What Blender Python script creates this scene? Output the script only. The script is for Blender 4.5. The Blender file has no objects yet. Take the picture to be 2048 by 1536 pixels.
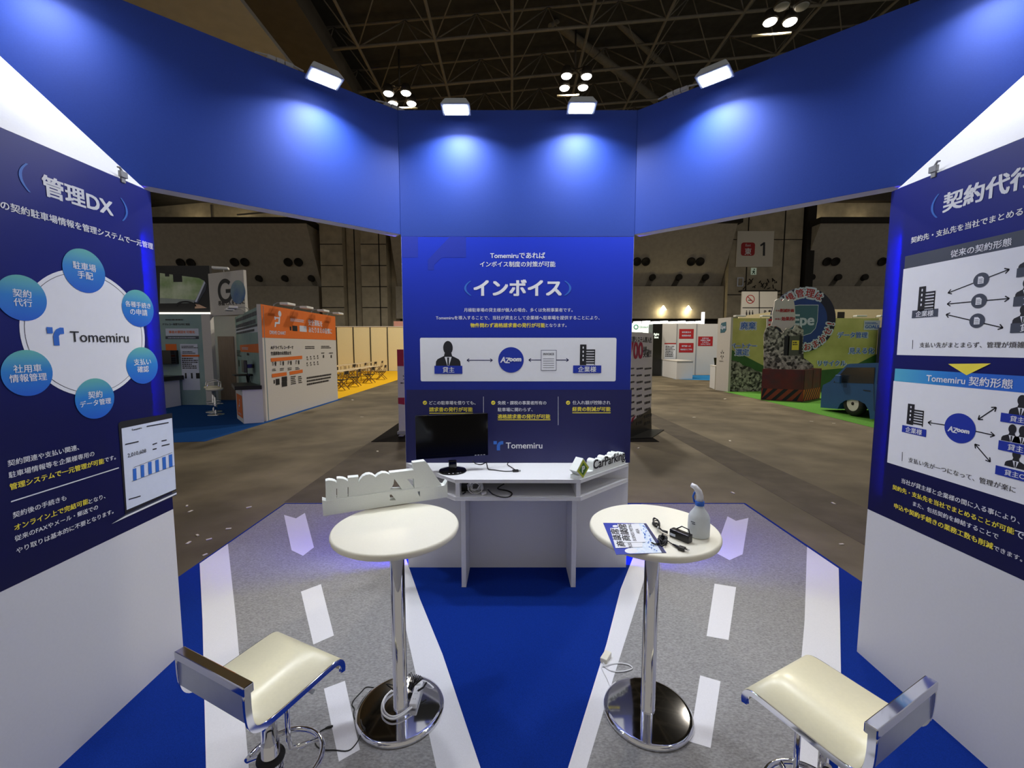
import bpy, math, random
from mathutils import Vector, Matrix
from mathutils.geometry import tessellate_polygon
random.seed(11)
S = bpy.context.scene
COL = S.collection
PI = math.pi
R = math.radians

# ------------------------------------------------------------------ camera, world, exposure
F_PX, PITCH, CAM_Z = 857.0, R(5.08), 1.832
cam_data = bpy.data.cameras.new('camera')
cam_data.sensor_width = 36.0
cam_data.lens = F_PX * 36.0 / 2048.0
cam_data.clip_end = 300
cam = bpy.data.objects.new('camera', cam_data)
cam.location = (0, 0, CAM_Z)
cam.rotation_euler = (PI / 2 - PITCH, 0, 0)
COL.objects.link(cam)
S.camera = cam
S.view_settings.view_transform = 'Standard'
S.view_settings.look = 'None'
S.view_settings.gamma = 1
S.view_settings.exposure = 0.0
S.view_settings.use_curve_mapping = False

W = bpy.data.worlds.new('hall_air')
S.world = W
W.use_nodes = True
W.node_tree.nodes['Background'].inputs[0].default_value = (1.0, 0.94, 0.86, 1)
W.node_tree.nodes['Background'].inputs[1].default_value = 0.30

FLOOD_W = 13.8        # booth floodlights
HALL_W = 4700.0        # each lamp cluster under the hall roof

# ------------------------------------------------------------------ helpers
CP, SP = math.cos(PITCH), math.sin(PITCH)
CAM = Vector((0, 0, CAM_Z))


def ray(px, py):
    X, Y = (px - 1024) / F_PX, (py - 768) / F_PX
    return Vector((X, CP - Y * SP, -SP - Y * CP))


def at_z(px, py, z=0.0):
    d = ray(px, py)
    return CAM + d * ((z - CAM_Z) / d.z)


def at_y(px, py, y):
    d = ray(px, py)
    return CAM + d * (y / d.y)


def lin(c):
    def f(v):
        v /= 255.0
        return v / 12.92 if v <= 0.04045 else ((v + 0.055) / 1.055) ** 2.4
    return tuple(f(v) for v in c)


MATS = {}


def mat(name, rgb, rough=0.6, metal=0.0, emit=None, es=0.0, noise=0.0, scale=30.0, bump=0.0, spec=0.5, coat=0.0,
        trans=0.0, alpha=1.0, translucent=0.0, rgb2=None, stretch=None):
    m = bpy.data.materials.new(name)
    m.use_nodes = True
    nt = m.node_tree
    b = nt.nodes['Principled BSDF']
    c = lin(rgb)
    b.inputs['Base Color'].default_value = (*c, 1)
    b.inputs['Roughness'].default_value = rough
    b.inputs['Metallic'].default_value = metal
    b.inputs['Specular IOR Level'].default_value = spec
    b.inputs['Coat Weight'].default_value = coat
    b.inputs['Transmission Weight'].default_value = trans
    b.inputs['Alpha'].default_value = alpha
    if emit:
        b.inputs['Emission Color'].default_value = (*emit, 1)
        b.inputs['Emission Strength'].default_value = es
    if noise or bump:
        tc = nt.nodes.new('ShaderNodeTexCoord')
        mp = nt.nodes.new('ShaderNodeMapping')
        if stretch:
            mp.inputs['Scale'].default_value = stretch
        nt.links.new(tc.outputs['Object'], mp.inputs[0])
        n = nt.nodes.new('ShaderNodeTexNoise')
        n.inputs['Scale'].default_value = scale
        n.inputs['Detail'].default_value = 5
        nt.links.new(mp.outputs[0], n.inputs['Vector'])
        if noise:
            rp = nt.nodes.new('ShaderNodeValToRGB')
            e = rp.color_ramp.elements
            e[0].position, e[1].position = 0.3, 0.7
            lo = lin(rgb2) if rgb2 else tuple(v * (1 - noise) for v in c)
            hi = c if rgb2 else tuple(min(1, v * (1 + noise)) for v in c)
            e[0].color, e[1].color = (*lo, 1), (*hi, 1)
            nt.links.new(n.outputs['Fac'], rp.inputs[0])
            nt.links.new(rp.outputs[0], b.inputs['Base Color'])
        if bump:
            bp = nt.nodes.new('ShaderNodeBump')
            bp.inputs['Strength'].default_value = bump
            bp.inputs['Distance'].default_value = 0.002
            nt.links.new(n.outputs['Fac'], bp.inputs['Height'])
            nt.links.new(bp.outputs[0], b.inputs['Normal'])
    if translucent:
        t = nt.nodes.new('ShaderNodeBsdfTranslucent')
        t.inputs[0].default_value = (*c, 1)
        mx = nt.nodes.new('ShaderNodeMixShader')
        mx.inputs[0].default_value = translucent
        out = nt.nodes['Material Output']
        nt.links.new(b.outputs[0], mx.inputs[1])
        nt.links.new(t.outputs[0], mx.inputs[2])
        nt.links.new(mx.outputs[0], out.inputs[0])
    MATS[name] = m
    return m


def grad_mat(name, stops, axis='Z', lo=0.0, hi=1.0, rough=0.5, translucent=0.0, coord='Object'):
    """printed colour gradient along an object axis (ink on the print)"""
    m = mat(name, stops[0][1], rough)
    nt = m.node_tree
    b = nt.nodes['Principled BSDF']
    tc = nt.nodes.new('ShaderNodeTexCoord')
    sx = nt.nodes.new('ShaderNodeSeparateXYZ')
    nt.links.new(tc.outputs[coord], sx.inputs[0])
    mr = nt.nodes.new('ShaderNodeMapRange')
    mr.inputs['From Min'].default_value, mr.inputs['From Max'].default_value = lo, hi
    nt.links.new(sx.outputs[axis], mr.inputs['Value'])
    rp = nt.nodes.new('ShaderNodeValToRGB')
    el = rp.color_ramp.elements
    while len(el) < len(stops):
        el.new(0.5)
    for e, (p, c) in zip(el, stops):
        e.position = p
        e.color = (*lin(c), 1)
    nt.links.new(mr.outputs[0], rp.inputs[0])
    nt.links.new(rp.outputs[0], b.inputs['Base Color'])
    if translucent:
        t = nt.nodes.new('ShaderNodeBsdfTranslucent')
        nt.links.new(rp.outputs[0], t.inputs[0])
        mx = nt.nodes.new('ShaderNodeMixShader')
        mx.inputs[0].default_value = translucent
        nt.links.new(b.outputs[0], mx.inputs[1])
        nt.links.new(t.outputs[0], mx.inputs[2])
        nt.links.new(mx.outputs[0], nt.nodes['Material Output'].inputs[0])
    return m


LOC = {}          # world location of every object with children


class MB:
    """collects shapes in world coordinates; build() links them as ONE mesh object"""

    def __init__(self):
        self.v, self.f, self.s = [], [], []

    def add(self, vs, fs, smooth=False):
        o = len(self.v)
        self.v += [Vector(p) for p in vs]
        self.f += [tuple(i + o for i in f) for f in fs]
        self.s += [smooth] * len(fs)
        return self

    def box(self, x0, y0, z0, x1, y1, z1):
        x0, x1 = min(x0, x1), max(x0, x1)
        y0, y1 = min(y0, y1), max(y0, y1)
        z0, z1 = min(z0, z1), max(z0, z1)
        v = [(x0, y0, z0), (x1, y0, z0), (x1, y1, z0), (x0, y1, z0), (x0, y0, z1), (x1, y0, z1), (x1, y1, z1), (x0, y1, z1)]
        return self.add(v, [(3, 2, 1, 0), (4, 5, 6, 7), (0, 1, 5, 4), (1, 2, 6, 5), (2, 3, 7, 6), (3, 0, 4, 7)])

    def obox(self, c, ax, ay, az):
        """box round centre c with half axes ax, ay, az"""
        c, ax, ay, az = map(Vector, (c, ax, ay, az))
        v = [c + ax * i + ay * j + az * k for k in (-1, 1) for i, j in ((-1, -1), (1, -1), (1, 1), (-1, 1))]
        return self.add(v, [(3, 2, 1, 0), (4, 5, 6, 7), (0, 1, 5, 4), (1, 2, 6, 5), (2, 3, 7, 6), (3, 0, 4, 7)])

    def prism(self, pts, ext, holes=(), smooth=False):
        """polygon (with holes) of 3-D points swept along ext"""
        ext = Vector(ext)
        loops = [[Vector(p) for p in pts]] + [[Vector(p) for p in h] for h in holes]
        tris = tessellate_polygon(loops)
        flat = [p for l in loops for p in l]
        n = len(flat)
        fs = [tuple(t) for t in tris] + [tuple(i + n for i in reversed(t)) for t in tris]
        self.add(flat + [p + ext for p in flat], fs)
        o, k = len(self.v) - 2 * n, 0
        for l in loops:
            m = len(l)
            for i in range(m):
                a, b = k + i, k + (i + 1) % m
                self.f.append((o + a, o + b, o + b + n, o + a + n))
                self.s.append(smooth)
            k += m
        return self

    def flat(self, pts, holes=()):
        loops = [[Vector(p) for p in pts]] + [[Vector(p) for p in h] for h in holes]
        if len(loops) == 1 and len(pts) <= 4:
            return self.add(loops[0], [tuple(range(len(pts)))])
        return self.add([p for l in loops for p in l], [tuple(t) for t in tessellate_polygon(loops)])

    def tube(self, pts, r, n=8, closed=False, smooth=True):
        pts = [Vector(p) for p in pts]
        m = len(pts)
        rs = r if isinstance(r, (list, tuple)) else [r] * m
        vs, fs = [], []
        up = Vector((0, 0, 1))
        prev = None
        for i in range(m):
            a = pts[(i - 1) % m] if (closed or i) else pts[0]
            b = pts[(i + 1) % m] if (closed or i < m - 1) else pts[-1]
            t = (b - a).normalized()
            if prev is None:
                x = t.cross(up if abs(t.z) < 0.9 else Vector((1, 0, 0))).normalized()
            else:
                x = (prev - t * prev.dot(t))
                x = x.normalized() if x.length > 1e-6 else t.orthogonal().normalized()
            prev = x
            y = t.cross(x)
            for k in range(n):
                an = 2 * PI * k / n
                vs.append(pts[i] + (x * math.cos(an) + y * math.sin(an)) * rs[i])
        for i in range(m if closed else m - 1):
            j = (i + 1) % m
            for k in range(n):
                fs.append((i * n + k, i * n + (k + 1) % n, j * n + (k + 1) % n, j * n + k))
        self.add(vs, fs, smooth)
        if not closed:
            o = len(self.v) - len(vs)
            self.f += [tuple(o + k for k in reversed(range(n))), tuple(o + (m - 1) * n + k for k in range(n))]
            self.s += [False, False]
        return self

    def bar(self, a, b, r, n=8):
        return self.tube([a, b], r, n)

    def lathe(self, c, prof, n=40, smooth=True, axis=None, caps=True):
        c = Vector(c)
        z = Vector(axis).normalized() if axis else Vector((0, 0, 1))
        x = z.orthogonal().normalized()
        y = z.cross(x)
        vs, fs = [], []
        for r, h in prof:
            for k in range(n):
                a = 2 * PI * k / n
                vs.append(c + z * h + (x * math.cos(a) + y * math.sin(a)) * r)
        for i in range(len(prof) - 1):
            for k in range(n):
                fs.append((i * n + k, i * n + (k + 1) % n, (i + 1) * n + (k + 1) % n, (i + 1) * n + k))
        self.add(vs, fs, smooth)
        o = len(self.v) - len(vs)
        if caps and prof[0][0] > 1e-5:
            self.f.append(tuple(o + k for k in reversed(range(n))))
            self.s.append(False)
        if caps and prof[-1][0] > 1e-5:
            self.f.append(tuple(o + (len(prof) - 1) * n + k for k in range(n)))
            self.s.append(False)
        return self

    def build(self, name, m, parent=None, bevel=0.0, subs=0):
        me = bpy.data.meshes.new(name)
        if parent is None:
            xs = [p.x for p in self.v]
            ys = [p.y for p in self.v]
            o = Vector(((min(xs) + max(xs)) / 2, (min(ys) + max(ys)) / 2, min(p.z for p in self.v)))
        else:
            o = LOC[parent.name]
        me.from_pydata([tuple(p - o) for p in self.v], [], self.f)
        for p, s in zip(me.polygons, self.s):
            p.use_smooth = s
        me.materials.append(m)
        me.update()
        ob = bpy.data.objects.new(name, me)
        COL.objects.link(ob)
        if parent is None:
            ob.location = o
            LOC[ob.name] = o
        else:
            ob.parent = parent
            LOC[ob.name] = o
        if bevel:
            b = ob.modifiers.new('bevel', 'BEVEL')
            b.width, b.segments, b.limit_method, b.angle_limit = bevel, 2, 'ANGLE', R(40)
        if subs:
            b = ob.modifiers.new('subd', 'SUBSURF')
            b.levels = b.render_levels = subs
        return ob


def tag(o, label, cat, group=None, kind=None):
    if label:
        o['label'] = label
    if cat:
        o['category'] = cat
    if group:
        o['group'] = group
    if kind:
        o['kind'] = kind
    return o


def struct(o):
    o['kind'] = 'structure'
    return o


def thing(name, label, cat, loc, group=None):
    o = bpy.data.objects.new(name, None)
    o.empty_display_size = 0.1
    COL.objects.link(o)
    o.location = loc
    LOC[o.name] = Vector(loc)
    return tag(o, label, cat, group)


def copy_thing(o, loc, rotz, label, group=None):
    """a thing with copies of its parts and sub-parts"""
    def cp(src, par):
        c = src.copy()
        COL.objects.link(c)
        if par is not None:
            c.parent = par
        for ch in list(src.children):
            cp(ch, c)
        return c
    c = cp(o, None)
    c.location = loc
    c.rotation_euler = (0, 0, rotz)
    LOC[c.name] = Vector(loc)
    if label:
        c['label'] = label
    if group:
        c['group'] = group
    return c


# ---- lettering
GL = {}


def glyphs(s, bold=0.0):
    k = s
    if k not in GL:
        cu = bpy.data.curves.new('lettering_curve', 'FONT')
        cu.body, cu.size, cu.resolution_u, cu.fill_mode, cu.offset = s, 1.0, 3, 'FRONT', 0.0
        ob = bpy.data.objects.new('lettering_curve', cu)
        me = bpy.data.meshes.new_from_object(ob)
        v = [(p.co.x, p.co.y) for p in me.vertices]
        f = [tuple(p.vertices) for p in me.polygons]
        bb = (min(p[0] for p in v), min(p[1] for p in v), max(p[0] for p in v), max(p[1] for p in v))
        bpy.data.objects.remove(ob)
        bpy.data.curves.remove(cu)
        bpy.data.meshes.remove(me)
        GL[k] = (v, f, bb)
    return GL[k]


def text3d(mb, s, c, right, up, width=None, height=None, bold=0.0, shear=0.0):
    """lettering centred on c, its line running along right"""
    v, f, (x0, y0, x1, y1) = glyphs(s, bold)
    right, up, c = Vector(right).normalized(), Vector(up).normalized(), Vector(c)
    sx = width / (x1 - x0) if width else height / (y1 - y0)
    sy = height / (y1 - y0) if height else sx
    mx, my = (x0 + x1) / 2, (y0 + y1) / 2
    if bold > 0.05:                       # wide outline behind the letters
        sh = [(bold * math.cos(R(45 * k)), bold * math.sin(R(45 * k))) for k in range(8)]
    elif bold > 0.011:                    # heavier weight: strokes overprinted with a small shift
        b = bold * 1.1
        sh = [(-b, -b * .6), (b, -b * .6), (b, b * .6), (-b, b * .6)]
    elif bold > 0:
        sh = [(-bold, 0), (bold, 0)]
    else:
        sh = [(0, 0)]
    nrm = right.cross(up)
    toward = 1 if nrm.dot(CAM - c) > 0 else -1
    for k, (dx, dy) in enumerate(sh):
        mb.add([c + nrm * (toward * k * (.00009 if len(sh) < 8 else .00005)) + right * ((p[0] + dx - mx) * sx + shear * (p[1] - my) * sy) + up * ((p[1] + dy - my) * sy) for p in v], f)


class Pl:
    """a real upright plane: origin, horizontal direction seen left to right, normal to the viewer"""

    def __init__(self, o, u, n=None):
        self.o = Vector(o)
        self.u = Vector((u[0], u[1], 0)).normalized()
        self.n = Vector((self.u.y, -self.u.x, 0)) if n is None else Vector(n)

    def hit(self, px, py):
        d = ray(px, py)
        t = (self.o - CAM).dot(self.n) / d.dot(self.n)
        p = CAM + d * t
        return ((p - self.o).dot(self.u), p.z)

    def P(self, a, b, off=0.0):
        p = self.o + self.u * a + self.n * off
        return Vector((p.x, p.y, b))


class Art:
    """flat print on a plane: every (name, material) becomes one mesh under the parent"""

    def __init__(self, pl, off=0.002, step=0.0006):
        self.pl, self.off, self.step, self.b = pl, off, step, {}

    def mb(self, name, m):
        if name not in self.b:      # name may be (name, number) for pieces that are parts of their own
            self.b[name] = (m, MB())
        return self.b[name][1]

    def h(self, p):
        return self.pl.hit(*p)

    def poly(self, name, m, pts, lvl=1, px=True, holes=()):
        q = [self.h(p) if px else p for p in pts]
        z = self.off + lvl * self.step
        self.mb(name, m).flat([self.pl.P(a, b, z) for a, b in q],
                              [[self.pl.P(*(self.h(p) if px else p), z) for p in hh] for hh in holes])

    def rect(self, name, m, p0, p1, lvl=1, px=True, rnd=0.0):
        (a0, b0), (a1, b1) = (self.h(p0), self.h(p1)) if px else (p0, p1)
        a0, a1 = min(a0, a1), max(a0, a1)
        b0, b1 = min(b0, b1), max(b0, b1)
        pts = [(a0, b0), (a1, b0), (a1, b1), (a0, b1)]
        if rnd:
            pts = []
            for cx, cy, s in ((a1 - rnd, b0 + rnd, -90), (a1 - rnd, b1 - rnd, 0), (a0 + rnd, b1 - rnd, 90), (a0 + rnd, b0 + rnd, 180)):
                pts += [(cx + rnd * math.cos(R(s + t)), cy + rnd * math.sin(R(s + t))) for t in (0, 30, 60, 90)]
        self.poly(name, m, pts, lvl, False)

    def disc(self, name, m, c, r, lvl=1, px=True, n=40, inner=0.0):
        a, b = self.h(c) if px else c
        pts = [(a + r * math.cos(2 * PI * k / n), b + r * math.sin(2 * PI * k / n)) for k in range(n)]
        hs = [[(a + inner * math.cos(2 * PI * k / n), b + inner * math.sin(2 * PI * k / n)) for k in range(n)]] if inner else ()
        self.poly(name, m, pts, lvl, False, hs)

    def line(self, name, m, p0, p1, w, lvl=2, px=True):
        (a0, b0), (a1, b1) = (self.h(p0), self.h(p1)) if px else (p0, p1)
        d = Vector((a1 - a0, b1 - b0)).normalized()
        x, y = -d.y * w / 2, d.x * w / 2
        self.poly(name, m, [(a0 - x, b0 - y), (a1 - x, b1 - y), (a1 + x, b1 + y), (a0 + x, b0 + y)], lvl, False)

    def arrow(self, name, m, p0, p1, w, head, both=True, lvl=2):
        q0, q1 = Vector(self.h(p0)), Vector(self.h(p1))
        self.line(name, m, q0, q1, w, lvl, False)
        d = (q1 - q0).normalized()
        for tip, s in ((q1, -1), (q0, 1))[:2 if both else 1]:
            for t in (35, -35):
                e = tip + Matrix.Rotation(R(t), 2) @ (d * s) * head
                self.line(name, m, tip, e, w, lvl, False)

    def text(self, name, m, s, pl, pr, lvl=2, bold=0.012, px=True, height=None, shear=0.0):
        (a0, b0), (a1, b1) = (self.h(pl), self.h(pr)) if px else (pl, pr)
        c = self.pl.P((a0 + a1) / 2, (b0 + b1) / 2, self.off + lvl * self.step)
        text3d(self.mb(name, m), s, c, self.pl.u, (0, 0, 1), a1 - a0, height, bold, shear)

    def building(self, name, m, mw, c0, c1, lvl=2):
        """office block pictogram between two corners (px)"""
        (a0, b1), (a1, b0) = self.h(c0), self.h(c1)
        w, h = a1 - a0, b1 - b0
        t = a0 + w * 0.42
        self.rect(name, m, (a0, b0), (t, b1), lvl, False)
        for k in range(4):
            y = b0 + h * (0.2 + 0.2 * k)
            self.rect('icon_windows', mw, (a0 + w * .17, y), (a0 + w * .25, y + h * .1), lvl + 1, False)
        self.rect(name, m, (a1 - w * .05, b0), (a1, b0 + h * .76), lvl, False)
        for k in range(6):
            y = b0 + h * (0.76 - .125 * k)
            self.rect(name, m, (t, y - h * .07), (a1, y), lvl, False)

    def man(self, name, m, mw, cpx, wpx, lvl=2, tie=True):
        """bust pictogram: cpx = px of bottom centre, width in metres"""
        a, b = self.h(cpx)
        w = wpx
        sh = [(-.5, 0), (-.48, .18), (-.42, .27), (-.16, .40), (-.13, .52), (.13, .52), (.16, .40), (.42, .27), (.48, .18), (.5, 0)]
        self.poly(name, m, [(a + x * w, b + y * w) for x, y in sh], lvl, False)
        n = 20
        self.poly(name, m, [(a + .19 * w * math.cos(2 * PI * k / n), b + (.72 + .27 * math.sin(2 * PI * k / n)) * w) for k in range(n)], lvl + .3, False)
        if tie:
            self.poly('icon_shirts', mw, [(a - .14 * w, b + .36 * w), (a + .14 * w, b + .36 * w), (a + .03 * w, b), (a - .03 * w, b)], lvl + .6, False)
            self.poly(name, m, [(a - .04 * w, b + .34 * w), (a + .04 * w, b + .34 * w), (a + .03 * w, b + .02 * w), (a - .03 * w, b + .02 * w)], lvl + .9, False)

    def marks(self, name, m, p0, p1, rows, lvl=2, fill=0.85):
        """rows of print too small to read in the photo: short ink dashes"""
        (a0, b0), (a1, b1) = self.h(p0), self.h(p1)
        rnd = random.Random(int(abs(a0 * 1000 + b0 * 77)))
        for k in range(rows):
            y = b0 + (b1 - b0) * (k + .5) / rows
            hh = abs(b1 - b0) / rows * .28
            x = a0
            end = a0 + (a1 - a0) * rnd.uniform(fill - .15, 1)
            while x < end:
                wd = rnd.uniform(.5, 2.2) * hh * 2
                self.rect(name, m, (x, y - hh), (min(x + wd, end), y + hh), lvl, False)
                x += wd + hh * .7

    def finish(self, parent, sub=None):
        out = {}
        for k, (m, mb) in self.b.items():
            out[k] = mb.build(k if isinstance(k, str) else k[0], m, parent if sub is None else sub)
        return out

# ------------------------------------------------------------------ materials
m_floor = mat('hall_concrete', (124, 113, 90), 0.7, noise=0.3, scale=1.3, rgb2=(86, 75, 54), bump=0.2)
m_concrete = mat('board_marked_concrete', (176, 166, 144), 0.9, noise=0.18, scale=1.2, bump=0.2)
m_panelwall = mat('precast_panel', (168, 161, 148), 0.85, noise=0.08, scale=3)
m_slot = mat('dark_recess', (36, 33, 29), 0.9, noise=0.1)
m_joint = mat('wall_joint', (40, 36, 30), 0.9, noise=0.1)
m_roof = mat('roof_deck', (58, 56, 53), 0.95, noise=0.2, scale=2)
m_steel = mat('truss_steel', (118, 112, 102), 0.7, noise=0.1, scale=4)
m_white = mat('white_laminate', (226, 226, 228), 0.42, noise=0.015, scale=60)
m_whitewall = mat('white_wallpaper', (222, 222, 226), 0.7, noise=0.02, scale=120, bump=0.05)
m_board = mat('white_display_board', (222, 222, 226), 0.6, noise=0.015, scale=80, translucent=0.12)
m_blue = mat('blue_paint', (30, 60, 146), 0.6, noise=0.05, scale=160, bump=0.04, spec=0.3)
m_carpet = mat('blue_needle_carpet', (12, 45, 134), 0.95, noise=0.2, scale=260, bump=0.4, spec=0.1)
m_lane = mat('grey_needle_carpet', (148, 147, 148), 0.95, noise=0.26, scale=70, bump=0.4, spec=0.1, stretch=(1, 1.8, 1))
m_stripe = mat('white_needle_carpet', (226, 226, 232), 0.95, noise=0.03, scale=200, bump=0.2, spec=0.1)
m_chrome = mat('chrome', (226, 226, 230), 0.06, 1.0, noise=0.02, scale=8)
m_black = mat('black_plastic', (14, 14, 15), 0.3, noise=0.1, scale=50)
m_gloss = mat('gloss_black', (8, 8, 9), 0.08, noise=0.05, scale=50)
m_screen = mat('monitor_glass', (6, 7, 9), 0.12, noise=0.05, scale=20)
m_rubber = mat('black_rubber', (18, 18, 18), 0.6, noise=0.1, scale=50)
m_cable = mat('black_cable', (16, 16, 17), 0.5, noise=0.1, scale=50)
m_wcable = mat('white_cable', (222, 222, 226), 0.4, noise=0.03, scale=50)
m_top = mat('cream_white_tabletop', (238, 233, 214), 0.5, noise=0.02, scale=200)
m_seat = mat('cream_seat', (244, 237, 204), 0.3, noise=0.02, scale=90)
m_foam = mat('white_foam', (232, 236, 232), 0.8, noise=0.02, scale=200, bump=0.1)
m_grey = mat('grey_plastic', (150, 150, 150), 0.5, noise=0.05)
m_frost = mat('frosted_plastic', (226, 230, 232), 0.35, noise=0.03, scale=40, translucent=0.3)
m_capblue = mat('blue_plastic', (40, 100, 200), 0.4, noise=0.03)
# ink
i_white = mat('white_ink', (228, 229, 234), 0.55, noise=0.01)
i_yellow = mat('yellow_ink', (238, 220, 70), 0.55, noise=0.01)
i_navy = mat('navy_ink', (22, 28, 84), 0.5, noise=0.03)
i_deep = mat('logo_blue_ink', (16, 46, 158), 0.5, noise=0.02)
i_dark = mat('black_ink', (20, 21, 28), 0.55, noise=0.02)
i_grey = mat('slate_ink', (62, 68, 82), 0.55, noise=0.02)
i_mid = mat('mid_blue_ink', (44, 104, 196), 0.5, noise=0.02)
i_faint = mat('faint_blue_ink', (8, 40, 160), 0.5, noise=0.02)
i_orange = mat('orange_ink', (222, 110, 34), 0.6, noise=0.05)
i_red = mat('red_ink', (170, 30, 34), 0.6, noise=0.05)
i_crimson = mat('crimson_ink', (160, 24, 60), 0.6, noise=0.05)
i_pale = mat('pale_ink', (206, 214, 232), 0.55, noise=0.02)
i_brown = mat('soft_black_ink', (52, 48, 46), 0.6, noise=0.05)

# ------------------------------------------------------------------ hall shell
HALL_Y = 45.0
fl = MB().flat([(-60, -20, 0), (60, -20, 0), (60, HALL_Y + 6, 0), (-60, HALL_Y + 6, 0)])
floor = struct(fl.build('floor', m_floor))
fn = m_floor.node_tree
_tc = fn.nodes.new('ShaderNodeTexCoord')
_n2 = fn.nodes.new('ShaderNodeTexNoise')
_n2.inputs['Scale'].default_value, _n2.inputs['Detail'].default_value = 0.35, 3
fn.links.new(_tc.outputs['Object'], _n2.inputs['Vector'])
_rp = fn.nodes.new('ShaderNodeValToRGB')
_rp.color_ramp.elements[0].position, _rp.color_ramp.elements[1].position = 0.36, 0.60
_rp.color_ramp.elements[0].color, _rp.color_ramp.elements[1].color = (0.45, 0.42, 0.36, 1), (1, 1, 1, 1)
fn.links.new(_n2.outputs['Fac'], _rp.inputs[0])
_mx = fn.nodes.new('ShaderNodeMix')
_mx.data_type, _mx.blend_type = 'RGBA', 'MULTIPLY'
_mx.inputs['Factor'].default_value = 1
_b = fn.nodes['Principled BSDF']
_src = _b.inputs['Base Color'].links[0].from_socket
fn.links.new(_src, _mx.inputs['A'])
fn.links.new(_rp.outputs[0], _mx.inputs['B'])
fn.links.new(_mx.outputs['Result'], _b.inputs['Base Color'])


m_patch = mat('dark_concrete', (88, 78, 64), 0.8, noise=0.25, scale=3, rgb2=(66, 58, 46), bump=0.2)
for q_ in ([(-2.68, 4.9), (-.2, 4.9), (-.2, 8.06), (-2.72, 8.06)], [(3.25, 3.4), (4.05, 3.4), (3.75, 13.5), (3.3, 13.5)]):
    MB().prism([(x_, y_, 0) for x_, y_ in q_], (0, 0, .0015)).build('floor_patch', m_patch, floor)


def roof_z(x):
    return 16.4 + 0.085 * x


rd = MB()
rd.prism([(-45, 8, roof_z(-45) + 2.6), (60, 8, roof_z(60) + 2.6), (60, HALL_Y + 4, roof_z(60) + 2.6), (-45, HALL_Y + 4, roof_z(-45) + 2.6)], (0, 0, .3))
ceiling = struct(rd.build('ceiling', m_roof))

# far wall: upper concrete band, sloped panel with air nozzles, lower wall, doorway recess
fw = MB()
fw.box(-45, HALL_Y, 0, 60, HALL_Y + .6, 24)
wall_far = struct(fw.build('wall_back', m_concrete))


def joints(name, rects):
    mb = MB()
    for x0, z0, x1, z1, y in rects:
        mb.box(x0, y - .03, z0, x1, y + .02, z1)
    return mb.build(name, m_joint, wall_far)


def canopy(x0, x1, nozz_hi, nozz_lo, lean, wid):
    """sloped precast panel over the doors of the far wall"""
    y1, y0, zt, zb = HALL_Y, HALL_Y - 3.0, 13.45, 7.85
    mb = MB()
    mb.prism([(x0, y1, zb), (x0, y0, zt), (x0, y1, zt)], (x1 - x0, 0, 0))
    c = struct(mb.build('trim_%d' % wid, m_panelwall))
    MB().box(x0 - .3, y0 - .4, zt, x1 + .3, y1 - .02, zt + .48).build('dark_coping', m_slot, c)
    MB().box(x0, y1 - .9, 4.6, x1, y1 - .02, zb).build('lintel_wall', m_panelwall, c)
    MB().box(x0 + .2, y1 - .12, 0, x1 - .2, y1 - .02, 4.6).build('door_recess', m_slot, c)
    sl = Vector((0, y1 - y0, zb - zt)).normalized()
    nrm = Vector((0, sl.z, -sl.y))
    for px, py in nozz_hi:
        p = at_y(px, py, y0 + 1.0)
        t = MB()
        k = (zt - p.z) / (zt - zb)
        p.y = y0 + k * (y1 - y0)
        t.lathe(p, [(.0, -.02), (.42, -.02), (.42, .16), (.34, .16), (.30, .03), (0, .03)], 20, axis=nrm)
        t.build('air_nozzle', m_slot, c)
    for px, py in nozz_lo:
        p = at_y(px, py, y0 + 1.6)
        k = (zt - p.z) / (zt - zb)
        p.y = y0 + k * (y1 - y0)
        t = MB()
        t.lathe(p + Vector((0, .6, 0)), [(.30, .9), (.36, 0), (.0, .02)], 20, axis=Vector((0, -1, 0)))
        q = p + sl * 2.9 + Vector((lean * .9, 0, 0))
        d = Vector((.30, 0, 0))
        t.prism([p - d, p + d, q + d, q - d], -nrm * .03 + Vector((0, -.02, 0)))
        t.build('air_nozzle', m_slot, c)
    x = max(x0 + 1, -32)
    while x < min(x1, 38):
        u_ = MB().lathe((x, y1 - 1.3, zt + .48), [(.10, 0), (.12, .12), (.10, .13)], 10).build('uplight', m_slot, c)
        ld = bpy.data.lights.new('uplight_glow', 'POINT')
        ld.energy, ld.color, ld.shadow_soft_size = 38, (1, .82, .52), .08
        lo = bpy.data.objects.new('uplight_glow', ld)
        COL.objects.link(lo)
        lo.parent = c
        lo.location = Vector((x, y1 - 1.3, zt + .75)) - LOC[c.name]
        x += 4.6
    return c


canopy(-45, -19.6, [(350, 522), (371, 522), (460, 521), (481, 521), (569, 521), (590, 521)], [(508, 554), (561, 554), (615, 554)], 1, 1)
canopy(11.6, 21.5, [(1278, 520), (1296, 520), (1388, 520), (1406, 520)], [(1310, 552), (1364, 552), (1418, 552)], -1, 2)
canopy(29.4, 60, [(1664, 520), (1681, 520), (1776, 520), (1800, 520)], [(1634, 552), (1688, 552), (1742, 552)], -1, 3)
canopy(-11.8, 11.4, [(900, 521), (920, 521), (1010, 521), (1030, 521), (1120, 521), (1140, 521)], [(950, 554), (1005, 554), (1060, 554)], -1, 4)


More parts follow.
